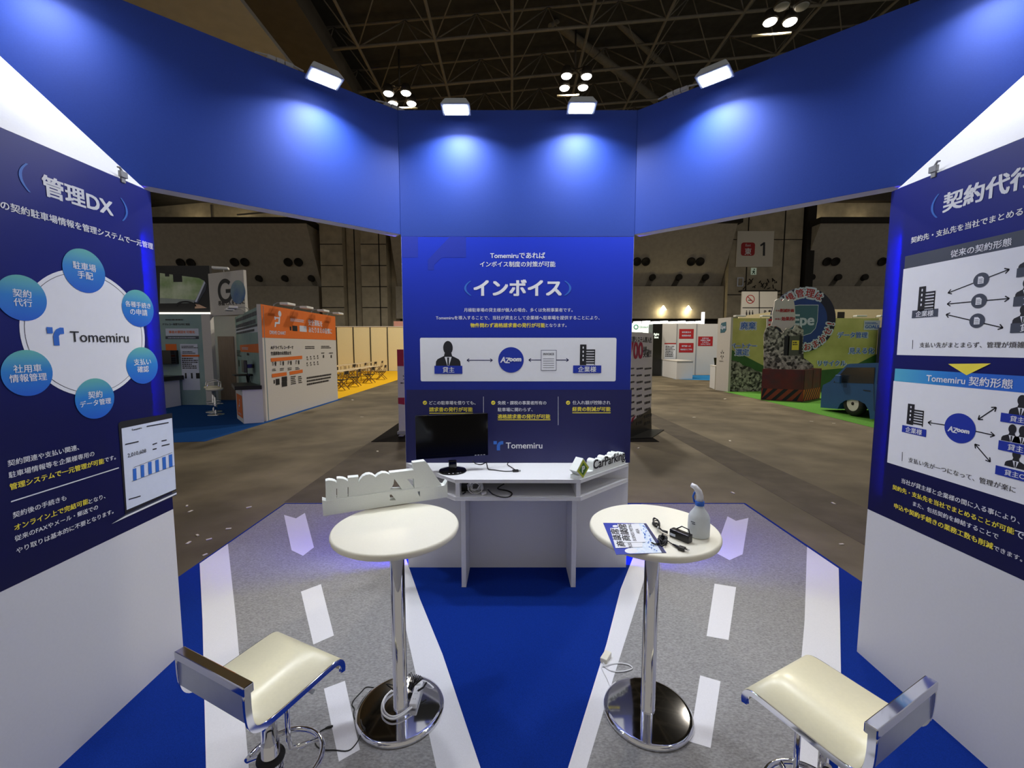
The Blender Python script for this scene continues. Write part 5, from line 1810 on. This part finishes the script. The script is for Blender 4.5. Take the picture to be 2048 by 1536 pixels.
def white_counter(pts, h, label):
    t = thing('reception_counter', label, 'counter', (sum(p[0] for p in pts) / len(pts), sum(p[1] for p in pts) / len(pts), .007))
    MB().prism([(x, y, .007) for x, y in pts], (0, 0, h - .03)).build('counter_body', m_white, t)
    cx, cy = sum(p[0] for p in pts) / len(pts), sum(p[1] for p in pts) / len(pts)
    MB().prism([(cx + (x - cx) * 1.03, cy + (y - cy) * 1.03, h - .022) for x, y in pts], (0, 0, .04)).build('counter_top', m_stand, t)
    return t


white_counter([(9.15, 26.3), (9.02, 23.45), (10.05, 23.8), (10.1, 26.3)], 1.0, 'white corner counter below the poster on the far white stand')
white_counter([(8.75, 18.9), (8.55, 18.0), (9.2, 18.2), (9.5, 19.1)], .98, 'white counter with a laptop beside the slim white pillar')
lt = thing('laptop', 'black laptop standing open on the white counter by the slim pillar', 'laptop', (8.95, 18.5, .985))
MB().box(8.80, 18.40, 1.0, 9.15, 18.65, 1.02).build('keyboard', m_black, lt)
MB().obox((9.0, 18.68, 1.17), (.19, 0, 0), (0, .01, 0), (0, .05, .15)).build('screen', m_screen, lt)
wch = thing('plastic_chair', 'white plastic chair in front of the far white stand', 'chair', (11.0, 20.8, .007))
MB().obox((10.95, 20.8, .47), (.23, 0, 0), (0, .23, 0), (0, 0, .02)).build('seat', m_white, wch, .015)
MB().obox((10.74, 20.8, .75), (.03, 0, .02), (0, .22, 0), (-.05, 0, .26)).build('backrest', m_white, wch, .015)
for sx in (-.2, .2):
    for sy in (-.2, .2):
        MB().bar((10.95 + sx, 20.8 + sy, .46), (10.95 + sx * 1.15, 20.8 + sy * 1.15, .008), .014, 6).build('leg', m_grey, wch)

# pendant lamps and lit slots of the recess behind
for k, px in enumerate((1326, 1376)):
    p = at_y(px, 615, 44.2)
    t = thing('wall_lamp', 'glowing lamp over the far doorway, the %s one of two' % ('left', 'right')[k], 'lamp', p, 'lamps over the far doorway')
    MB().lathe(p - Vector((0, 0, .25)), [(.0, 0), (.36, 0), (.1, .45), (0, .45)], 16).build('shade', mat('lamp_shade', (255, 240, 200), .5, emit=(1, .88, .6), es=6, noise=.01), t)
    ld = bpy.data.lights.new('lamp_light', 'POINT')
    ld.energy, ld.color, ld.shadow_soft_size = 60, (1, .82, .45), .2
    lo = bpy.data.objects.new('lamp_light', ld)
    COL.objects.link(lo)
    lo.parent = t
    lo.location = (-.2, -.5, -.5)

# ---- environment stand with the round sign ----------------------------------------------------
tag(MB().prism([(8.53, 17.15, 0), (8.47, 14.2, 0), (8.0, 8.0, 0), (15.5, 8.0, 0), (15.5, 17.15, 0)], (0, 0, .006)).build('green_carpet', m_grass), 'bright green carpet under the blue truck and red skip', 'carpet')
pil = thing('display_pillar', 'slim white pillar with a small Epe leaf mark at the corner of the green stand', 'pillar', (8.57, 17.4, .007))
MB().prism([(8.46, 17.75, .007), (8.62, 17.02, .007), (8.72, 17.05, .007), (8.6, 17.8, .007)], (0, 0, 2.95)).build('pillar_body', m_stand, pil)
A = Art(Pl((8.46, 17.75, 0), (.16, -.73)), .002, .004)
q = [A.h(p) for p in ((1443, 646), (1452.5, 643.5), (1452.5, 660), (1449, 665), (1441, 666), (1441, 652))]
m_leafmark = mat('leaf_mark_ink', (66, 108, 124), .6, noise=.04)
A.poly('leaf_mark', m_leafmark, q, 1, False)
A.text('mark_lettering', i_pale, 'Epe', (1442, 655), (1451.5, 655), 2, .03)
for k in range(6):
    a_ = R(60 * k + 30)
    ca, cb = A.h((1444.5, 709))
    A.poly('star_mark', i_brown, [(ca + .05 * math.cos(a_ - .35), cb + .11 * math.sin(a_ - .35)), (ca + .12 * math.cos(a_), cb + .22 * math.sin(a_)), (ca + .05 * math.cos(a_ + .35), cb + .11 * math.sin(a_ + .35))], 1, False)
A.marks('small_print', i_brown, (1439, 721), (1449, 723.5), 1)
A.finish(pil)
YE2 = 17.2
gw = thing('stand_wall', 'green printed stand wall with パートナー選定 and データ管理 lettering', 'wall', (11.6, YE2, .007))
m_meadow = mat('meadow_print', (222, 218, 138), .6, noise=.25, scale=.9, rgb2=(178, 178, 94))
xg0, xg1 = 8.66, at_y(1757, 650, YE2).x
MB().box(xg0, YE2, .007, xg1, YE2 + .1, 2.93).build('wall_body', m_meadow, gw)
PE = Pl((0, YE2, 0), (1, 0))
A = Art(PE, .001, .004)
m_hill = mat('dark_hill_print', (58, 104, 50), .6, noise=.2, scale=2)
m_rock = mat('rubble_print', (206, 202, 186), .6)
nt = m_rock.node_tree
vo = nt.nodes.new('ShaderNodeTexVoronoi')
vo.inputs['Scale'].default_value = 13
tc = nt.nodes.new('ShaderNodeTexCoord')
ns = nt.nodes.new('ShaderNodeTexNoise')
ns.inputs['Scale'].default_value, ns.inputs['Detail'].default_value = 5, 6
nt.links.new(tc.outputs['Object'], vo.inputs['Vector'])
nt.links.new(tc.outputs['Object'], ns.inputs['Vector'])
ad_ = nt.nodes.new('ShaderNodeMath')
ad_.operation = 'MULTIPLY'
nt.links.new(vo.outputs['Color'], ad_.inputs[0])
nt.links.new(ns.outputs['Fac'], ad_.inputs[1])
rp = nt.nodes.new('ShaderNodeValToRGB')
rp.color_ramp.elements[0].position, rp.color_ramp.elements[1].position = .12, .42
rp.color_ramp.elements[0].color, rp.color_ramp.elements[1].color = (.025, .024, .02, 1), (.52, .5, .43, 1)
nt.links.new(ad_.outputs[0], rp.inputs[0])
nt.links.new(rp.outputs[0], nt.nodes['Principled BSDF'].inputs['Base Color'])
A.poly('hill_print', m_hill, [(1457, 697), (1478, 706), (1530, 733), (1530, 752), (1457, 752)], 1)
A.poly('hill_print', m_hill, [(1590, 745), (1700, 735), (1757, 706), (1757, 800), (1590, 800)], 1)
A.poly('rubble_picture', m_rock, [(1457, 718), (1466, 721), (1478, 724), (1486, 731), (1500, 734), (1510, 741), (1530, 746), (1530, 790), (1457, 785)], 2)
for s_, p0, p1, m_ in (('廃棄', (1481, 653), (1511, 650), i_mid), ('パートナー', (1461, 692.5), (1512, 691), i_grey), ('選定', (1471, 704.5), (1497, 704), i_mid),
                       ('データ管理', (1676, 671), (1734, 669), i_grey), ('見える化', (1698, 703), (1747, 700), i_grey), ('リサイクル', (1636, 728), (1691, 725), i_grey)):
    (a0, b0), (a1, b1) = A.h(p0), A.h(p1)
    A.text('outline_lettering', i_pale, s_, (a0 - .03, b0), (a1 + .03, b1), 3, .10, False)
    A.text('print_lettering', m_, s_, (a0, b0), (a1, b1), 4.5, .015, False)
A.rect('goals_plate', i_pale, (1728, 641), (1759, 660), 3)
A.text('print_lettering', i_grey, 'GOALS', (1730, 653.5), (1757, 653.5), 4.5, .03)
A.marks('print_lettering', i_grey, (1730, 644), (1757, 649), 2, 4.5)
A.finish(gw)
for px in (1706, 1752):
    p = at_y(px, 640, YE2)
    arm_light((p.x, YE2 + .02, 2.93), (0, -1, 0), 'small white arm light on top of the green wall, %s' % ('near the GOALS plate' if px > 1720 else 'above データ管理'), 'arm lights on the green wall')
for px in (1470, 1522):
    p = at_y(px, 640, YE2)
    arm_light((p.x, YE2 + .02, 2.93), (0, -1, 0), 'small white arm light on top of the green wall, %s' % ('at the pillar end' if px < 1500 else 'beside the tooth-shaped board'), 'arm lights on the green wall')

# round sign
rs = thing('round_sign', 'large round navy Epe sign above the green wall', 'sign', (11.75, YE2 - .08, 1.65))
PS = Pl((0, YE2 - .13, 0), (1, 0))
ca, cb = PS.hit(1607, 640)
RS = 1.27
MB().prism([PS.P(ca + RS * math.cos(2 * PI * k / 64), cb + RS * math.sin(2 * PI * k / 64)) for k in range(64)], (0, .12, 0)).build('disc', mat('navy_sign', (10, 18, 50), .5, noise=.05), rs)
A = Art(PS, .001, .004)
A.disc('inner_disc', mat('blue_sign', (22, 62, 140), .5, noise=.1, scale=2), (ca, cb), .93, 1, False, 56)
mk_ = [(-.72, .42), (-.5, .52), (-.2, .56), (.52, .56), (.52, -.05), (.46, -.32), (.3, -.5), (.05, -.58), (-.62, -.58), (-.62, -.1), (-.8, .1)]
A.poly('mark_border', i_pale, [(ca + x * 1.06, cb + y * 1.06) for x, y in mk_], 2, False)
A.poly('leaf_mark', m_leafmark, [(ca + x * 1.02, cb + y * 1.02) for x, y in mk_], 3, False)
A.text('mark_lettering', i_pale, 'Epe', (ca - .42, cb - .06), (ca + .40, cb - .06), 4, .03, False)
for txt, angs, rad_ in (('環境管理は', (146, 124, 102, 80, 60), 1.06), ('おまかせ!', (-79, -61, -43, -25, -8), 1.07)):
    for ch, an in zip(txt, angs):
        e = R(an)
        s_ = 1 if an > 0 else -1
        rt = Vector((math.sin(e), 0, -math.cos(e))) * s_
        up_ = Vector((math.cos(e), 0, math.sin(e))) * s_
        c = PS.P(ca + rad_ * math.cos(e), cb + rad_ * math.sin(e), .014)
        hgt = .26 if ch in 'はお' or s_ < 0 else .31
        text3d(A.mb(('outline_lettering', txt), i_pale), ch, c, rt, up_, None, hgt * 1.22, .11)
        text3d(A.mb(('red_lettering', txt), i_red), ch, c + PS.n * .006, rt, up_, None, hgt, .02)
A.finish(rs)

# tooth-shaped speech board
tb = thing('speech_board', 'white cloud-topped board with red lettering above the rubble pile', 'sign', (9.5, 15.3, 1.5))
PT = Pl((0, 15.3, 0), (1, 0))
pts = [(1541, 655), (1546, 640), (1545, 627), (1549, 612), (1550, 602), (1555, 598), (1559, 597), (1562, 601), (1565, 602), (1568, 598), (1572, 597), (1576, 602), (1579, 599), (1584, 598), (1588, 603), (1590, 615), (1591, 640), (1590, 648), (1585, 654), (1576, 660), (1568, 665), (1562, 657), (1553, 652)]
MB().prism([PT.P(*PT.hit(*p)) for p in pts], (0, .05, 0)).build('board', m_stand, tb)
A = Art(PT, .001, .004)
A.text(('red_lettering', 1), i_red, 'その', (1551, 621.5), (1559, 621.5), 2, .02)
A.text(('red_lettering', 1), i_red, '削減計画', (1560, 621.5), (1587.5, 620.5), 2, .04)
A.text('red_lettering', i_red, '本当に', (1550, 638), (1562, 638), 2, .02)
A.text('red_lettering', i_red, '効果的?', (1563, 638), (1589, 637), 2, .04)
A.finish(tb)
MB().prism([PT.P(*PT.hit(*p)) + Vector((0, .06, 0)) for p in ((1562, 664), (1566, 664), (1566, 745), (1562, 745))], (0, .04, 0)).build('post', m_stand, tb)
rw = thing('striped_sign', 'small red and white striped plate left of the cloud-topped board', 'sign', (8.9, 15.35, 1.9))
MB().prism([PT.P(*PT.hit(*p)) + Vector((0, .1, 0)) for p in ((1537, 637), (1552, 637), (1552, 748), (1537, 748))], (0, .03, 0)).build('plate', m_stand, rw)
A = Art(Pl((0, 15.4, 0), (1, 0)), .001, .004)
A.rect('red_stripes', i_red, (1537, 638), (1552, 642.5), 1)
A.rect('red_stripes', i_red, (1537, 648), (1552, 653.5), 1)
A.finish(rw)

# rubble cut-out standing in the skip
YR = 15.0
PRU = Pl((0, YR, 0), (1, 0))
ru = thing('rubble_cutout', 'cut-out board printed with grey rubble standing in the red skip', 'cutout', (9.7, YR, .3))
rnd = random.Random(8)
top = [(1529, 668), (1534, 655), (1541, 652), (1549, 655), (1556, 660), (1562, 668), (1568, 664), (1574, 657), (1580, 660), (1588, 657), (1592, 650), (1600, 650), (1608, 660), (1606, 690), (1608, 716), (1616, 721), (1626, 730), (1628, 738)]
top = [(x + rnd.uniform(-1, 1), y + rnd.uniform(-1.2, 1.2)) for x, y in top]
MB().prism([PRU.P(*PRU.hit(*p)) for p in top] + [PRU.P(PRU.hit(1628, 740)[0], .865), PRU.P(PRU.hit(1529, 740)[0], .865)], (0, .05, 0)).build('board', m_rock, ru)
A = Art(PRU, .001, .004)
A.rect('machine_body', mat('machine_grey', (84, 88, 76), .6, noise=.1), (1577, 672), (1601, 711), 1)
A.rect('machine_shadow_side', i_dark, (1569, 672), (1577, 711), 1)
A.rect('machine_bars', i_dark, (1599, 672), (1603, 708), 2)
A.rect('yellow_plate', i_yellow, (1584, 681), (1597, 700), 2)
A.marks('yellow_plate_print', i_brown, (1585.5, 683), (1595, 691), 2, 3)
A.finish(ru)

# red skip with hazard stripes
sk = thing('skip_bin', 'red skip with diagonal hazard stripes on the green carpet', 'bin', (9.6, 14.7, .007))
q = [(8.47, 14.48), (9.52, 13.93), (10.76, 14.88), (9.7, 15.6)]
MB().prism([(x, y, .007) for x, y in q], (0, 0, 1.05), [[(x + (9.62 - x) * .06, y + (14.72 - y) * .06, .007) for x, y in q]]).build('bin_body', m_redbrown, sk)
MB().prism([(9.62 + (x - 9.62) * .93, 14.72 + (y - 14.72) * .93, .02) for x, y in q], (0, 0, .85)).build('filling', m_rock, sk)
for (p, r_, m_a) in ((q[0:2], 1, i_dark), (q[1:3], 2, i_dark)):
    pa, pb = Vector((*p[0], 0)), Vector((*p[1], 0))
    P_ = Pl(pa, pb - pa)
    A = Art(P_, .002, .004)
    L = (pb - pa).length
    A.rect('stripe_band', i_orange if r_ == 2 else mat('rust_orange', (150, 60, 34), .6, noise=.1), (0, .03), (L, .40), 1, False)
    n = 4 if r_ == 1 else 8
    for k in range(-1, n + 1):
        x = L * k / n
        wd_ = L / n * .45
        pts = [(x, .03), (x + wd_, .03), (x + wd_ + .34, .40), (x + .34, .40)]
        pts = [(min(max(px_, 0), L), py_) for px_, py_ in pts]
        if pts[1][0] - pts[0][0] > .01 or pts[2][0] - pts[3][0] > .01:
            A.poly('hazard_stripes' , m_a, pts, 2, False)
    for k, x in enumerate((0.02, L * .5, L - .06)):
        A.rect('rib', m_redbrown, (x, .42), (x + .04, 1.04), 2, False)
    A.finish(sk)

# blue kei truck
tr = thing('truck', 'small blue truck on the green carpet, partly hidden by the right board', 'truck', (9.55, 10.8, .007))
XT = 8.86
PTt = Pl((XT, 0, 0), (0, -1))          # its side towards the aisle; picture left to right runs from front to rear
T = lambda px, py: PTt.hit(px, py)
side_ = [T(*p) for p in ((1641, 815), (1643, 782), (1646, 770), (1660, 763), (1694, 729), (1700, 727.5), (1775, 725), (1775, 838), (1740, 838), (1738, 822), (1730, 808), (1717, 801), (1702, 799), (1690, 801), (1680, 808), (1675, 818))]
side_ = [(a, b) for a, b in side_]
W_ = 1.42
MB().prism([PTt.P(a, b) for a, b in side_], (W_, 0, 0)).build('cab_body', m_truck, tr)
a_, b_ = T(1775, 800)
bed = MB()
bed.box(XT + .02, -a_ - 1.9, .62, XT + W_ - .02, -a_ - .02, .72)
bed.box(XT, -a_ - 1.9, .72, XT + .04, -a_ - .02, 1.02)
bed.box(XT + W_ - .04, -a_ - 1.9, .72, XT + W_, -a_ - .02, 1.02)
bed.box(XT, -a_ - 1.94, .72, XT + W_, -a_ - 1.9, 1.02)
bed.box(XT + .25, -a_ - 1.9, .42, XT + W_ - .25, -a_ + .6, .62)
bed.build('cargo_bed', m_truck, tr)
A = Art(PTt, .002, .004)
A.poly('side_window', m_glass, [(1667, 765), (1693, 735), (1749, 735), (1746, 767)], 1)
A.poly('window_frame', m_slot, [(1749, 735), (1751, 735), (1748, 768), (1746, 767)], 2)
A.poly('rear_window', m_glass, [(1757, 736), (1772, 737), (1770, 768), (1754, 768)], 1)
A.line('door_seam', m_slot, (1748, 768), (1749, 822), .012, 2)
A.rect('door_handle', m_slot, (1727, 779.5), (1742, 783), 2)
A.finish(tr)
a_, b_ = T(1684, 758)
MB().obox(PTt.P(a_, b_, .10), (0, .09, 0), (.03, 0, 0), (0, 0, .11)).build('wing_mirror', m_truck, tr, .02)
MB().prism([(XT + .06, -T(1662, 764)[0] + .002, T(1662, 764)[1]), (XT + W_ - .06, -T(1662, 764)[0] + .002, T(1662, 764)[1]), (XT + W_ - .06, -T(1692, 732)[0] + .01, T(1692, 732)[1]), (XT + .06, -T(1692, 732)[0] + .01, T(1692, 732)[1])], (0, .008, .006)).build('windscreen', m_glass, tr)
wa_, wb_ = T(1702, 821.5)
RW = .325
rear_y = -wa_ - 1.9
for yy, nm in ((-wa_, 'front'), (rear_y, 'rear')):
    for xx, s in ((XT + .03, -1), (XT + W_ - .03, 1)):
        c = Vector((xx + (0.07 if s < 0 else -.07), yy, RW + .008))
        wheel = MB().lathe(c, [(RW * .62, -.075), (RW * .93, -.08), (RW, -.05), (RW, .05), (RW * .93, .08), (RW * .62, .075)], 36, axis=(s, 0, 0), caps=False).build('tyre', m_rubber, tr)
        MB().lathe(c, [(0, .055), (RW * .16, .07), (RW * .2, .05), (RW * .5, .045), (RW * .6, .07), (RW * .64, .07)], 36, axis=(s, 0, 0)).build('wheel_disc', mat('wheel_paint', (206, 204, 196), .45, noise=.03), wheel)
        hb_ = MB()
        for k in range(12):
            e = 2 * PI * k / 12
            hb_.lathe(c + Vector((s * .062, RW * .44 * math.cos(e), RW * .44 * math.sin(e))), [(.0, 0), (.018, 0), (.018, .004), (0, .005)], 8, axis=(s, 0, 0))
        hb_.lathe(c + Vector((s * .068, 0, 0)), [(0, 0), (RW * .14, 0), (RW * .12, .012), (0, .014)], 16, axis=(s, 0, 0))
        hb_.build('hub_holes', m_slot, wheel)

# navy stand and cream wall beyond
nv = thing('stand_wall', 'navy stand wall with small white labels at the edge of the right display board', 'wall', (15.9, 16.9, .007))
xn = at_y(1758, 700, 16.9).x
MB().box(xn, 16.9, .007, xn + 3.5, 17.0, 2.55).build('wall_body', mat('navy_wall', (22, 28, 56), .6, noise=.06), nv)
A = Art(Pl((0, 16.9, 0), (1, 0)), .002, .004)
A.rect('white_label', i_pale, (1763, 669), (1775, 682.5), 1)
A.text('label_print', i_brown, '国', (1764.5, 676), (1773, 676), 2, .02)
A.rect('white_label', i_pale, (1760, 701), (1771, 718), 1)
A.marks('label_print', i_brown, (1762, 707), (1769, 714), 2)
A.text('pale_lettering', i_pale, '日', (1766.5, 697), (1770, 697), 2, .02)
A.finish(nv)
YC = 22.0
x0, x1 = at_y(1668, 640, YC).x, at_y(1768, 640, YC).x
cw = thing('stand_wall', 'cream stand wall rising behind the green wall on the right', 'wall', ((x0 + x1) / 2, YC, .007))
MB().box(x0 - 1.5, YC, .007, x1, YC + .1, 3.68).build('wall_body', m_cream, cw)
MB().box(x0 + .15, YC - .02, 3.1, x0 + .5, YC - .001, 3.55).build('dark_mark', m_slot, cw)
x0, x1 = at_y(1486, 640, YC).x, at_y(1562, 640, YC).x
MBw = MB().prism([(x0, YC + .4, .007), (x1, YC + .4, .007), (x1, YC + .4, 3.62), (x0, YC + .4, 3.35)], (0, .1, 0))
tag(MBw.build('stand_wall', m_cream), 'cream wall with a sloping top behind the green wall, left of the cloud-topped board', 'wall')

# ---- signs on the pier of the far wall -------------------------------------------------------------
YP = 43.55
hs_ = thing('hall_sign', 'large white hall sign with a red 東 plate and the number 1 on the concrete pier', 'sign', at_y(1509, 535, YP))
PH = Pl((0, YP, 0), (1, 0))
c0, c1 = PH.hit(1474.5, 462.5), PH.hit(1544, 534)
MB().box(c0[0], YP - .08, c1[1], c1[0], YP, c0[1]).build('sign_board', mat('sign_ivory', (220, 214, 200), .6, noise=.02), hs_)
A = Art(Pl((0, YP - .08, 0), (1, 0)), .002, .01)
A.rect('red_plate', i_red, (1482.5, 485), (1509, 511.5), 1, rnd=.25)
A.text('plate_lettering', i_white, '東', (1489.5, 503), (1502.5, 503), 2, .02)
A.text('plate_lettering', i_pale, 'East', (1491, 490.5), (1501.5, 490.5), 2, .0)
A.poly('number', i_dark, [(1527, 484.6), (1530, 484.6), (1529.6, 511.6), (1525.6, 511.6), (1526, 490.2), (1521, 492.8), (1520.3, 489.8)], 2)
A.finish(hs_)
ex = thing('exit_sign', 'small pale green running-man exit sign under the hall sign', 'sign', at_y(1507, 549, YP))
c0, c1 = PH.hit(1502, 536), PH.hit(1512, 549.5)
MB().box(c0[0], YP - .05, c1[1], c1[0], YP, c0[1]).build('sign_board', mat('exit_pale', (190, 206, 180), .5, emit=(.8, 1, .8), es=.12, noise=.03), ex)
A = Art(Pl((0, YP - .05, 0), (1, 0)), .002, .01)
g_ = mat('exit_green', (50, 90, 60), .5, noise=.04)
A.disc('running_man', g_, (1508.5, 538.8), .07, 1, True, 12)
A.poly('running_man', g_, [(1507, 541), (1510, 542), (1508.6, 545), (1510.5, 548), (1509, 548.4), (1507, 545.4), (1504.5, 548.6), (1503.4, 548), (1505.8, 544.5)], 1)
A.poly('running_man', g_, [(1503.8, 542.5), (1507, 541), (1507.6, 542), (1504.6, 543.8)], 1)
A.finish(ex)
fb = thing('wall_frame', 'small pale empty frame on the concrete pier', 'frame', at_y(1480, 572, YP))
c0, c1 = PH.hit(1474.5, 555), PH.hit(1486, 573)
MB().prism([(c0[0], YP, c0[1]), (c1[0], YP, c0[1]), (c1[0], YP, c1[1]), (c0[0], YP, c1[1])], (0, -.05, 0), [[(c0[0] + .09, YP, c0[1] - .09), (c1[0] - .09, YP, c0[1] - .09), (c1[0] - .09, YP, c1[1] + .09), (c0[0] + .09, YP, c1[1] + .09)]]).build('frame_border', i_pale, fb)
YI = 30.0
PIg = Pl((0, YI, 0), (1, 0))
isg = thing('pictogram_sign', 'white pictogram sign panel with a no-smoking mark in front of the pier', 'sign', at_y(1518, 640, YI))
c0, c1 = PIg.hit(1485, 583), PIg.hit(1551.5, 650)
MB().box(c0[0], YI, .007, c1[0], YI + .12, c0[1]).build('sign_board', mat('sign_white', (206, 200, 188), .6, noise=.02), isg)
A = Art(PIg, .002, .008)
A.line('joint_lines', i_brown, (1518.5, 583), (1518.5, 650), .06, 1)
A.line('joint_lines', i_brown, (1485, 615.5), (1551.5, 615.5), .06, 1)
A.disc('no_smoking_ring', i_red, (1500.5, 598.5), .30, 1, True, 32, .25)
A.line('no_smoking_ring', i_red, (1495, 593), (1506, 604), .05, 3)
A.line('cigarette', i_brown, (1496, 600.5), (1504, 600.5), .05, 2)
for x in (1493, 1499, 1505):
    A.disc('restroom_figures', i_brown, (x, 622), .04, 1, True, 10)
    A.poly('restroom_figures', i_brown, [(x - 1.2, 623.7), (x + 1.2, 623.7), (x + 1.6, 627), (x + .8, 631), (x - .8, 631), (x - 1.6, 627)], 1)
A.text('arrow_mark', i_brown, 'P', (1528, 624), (1532, 624), 1, .03)
A.arrow('arrow_mark', i_brown, (1547, 624), (1537, 622), .06, .15, False, 1)
A.finish(isg)
ptc = at_y(1520, 573, 43.2)
pm_ = MB()
rnd = random.Random(2)
for k in range(26):
    p = ptc + Vector((rnd.uniform(-1.5, 1.6), 0, rnd.uniform(-.25, .55)))
    pm_.bar(p, p + Vector((rnd.uniform(-.4, .4), rnd.uniform(-.1, .1), rnd.uniform(-.4, .4))), .05, 5)
pm_.box(ptc.x - 1.9, 43.1, ptc.z - .5, ptc.x + 2.0, 43.62, ptc.z - .38)
tag(pm_.build('pipe_cluster', m_slot), 'dark cluster of pipes and cables on a ledge of the concrete pier', 'pipes')

# ---- litter on the hall floor ------------------------------------------------------------------------
m_paper = mat('paper_scrap', (222, 216, 200), .8, noise=.03)
rnd = random.Random(21)
for px, py in ((374, 1012), (381, 1023), (395, 1071), (377, 1086), (418, 1079), (410, 1110), (457, 1058), (498, 1015), (724, 834), (705, 800), (755, 903), (1277, 896), (1388, 835), (1460, 882), (1623, 843), (1668, 847), (1466, 986), (1667, 1007), (1683, 1089), (1450, 798)):
    p = at_z(px, py)
    if -2.66 < p.x < 2.73 and p.y < 4.9:
        continue
    s_ = .007 + .0018 * p.y * rnd.uniform(.7, 1.3)
    a = rnd.uniform(0, PI)
    o = MB().obox(p + Vector((0, 0, .004)), Vector((math.cos(a), math.sin(a), 0)) * s_ * 1.6, Vector((-math.sin(a), math.cos(a), 0)) * s_ * .7, Vector((0, 0, .003))).build('paper_scrap', m_paper)
    tag(o, 'tiny scrap of white paper lying on the brown hall floor', 'litter', 'paper scraps on the hall floor')
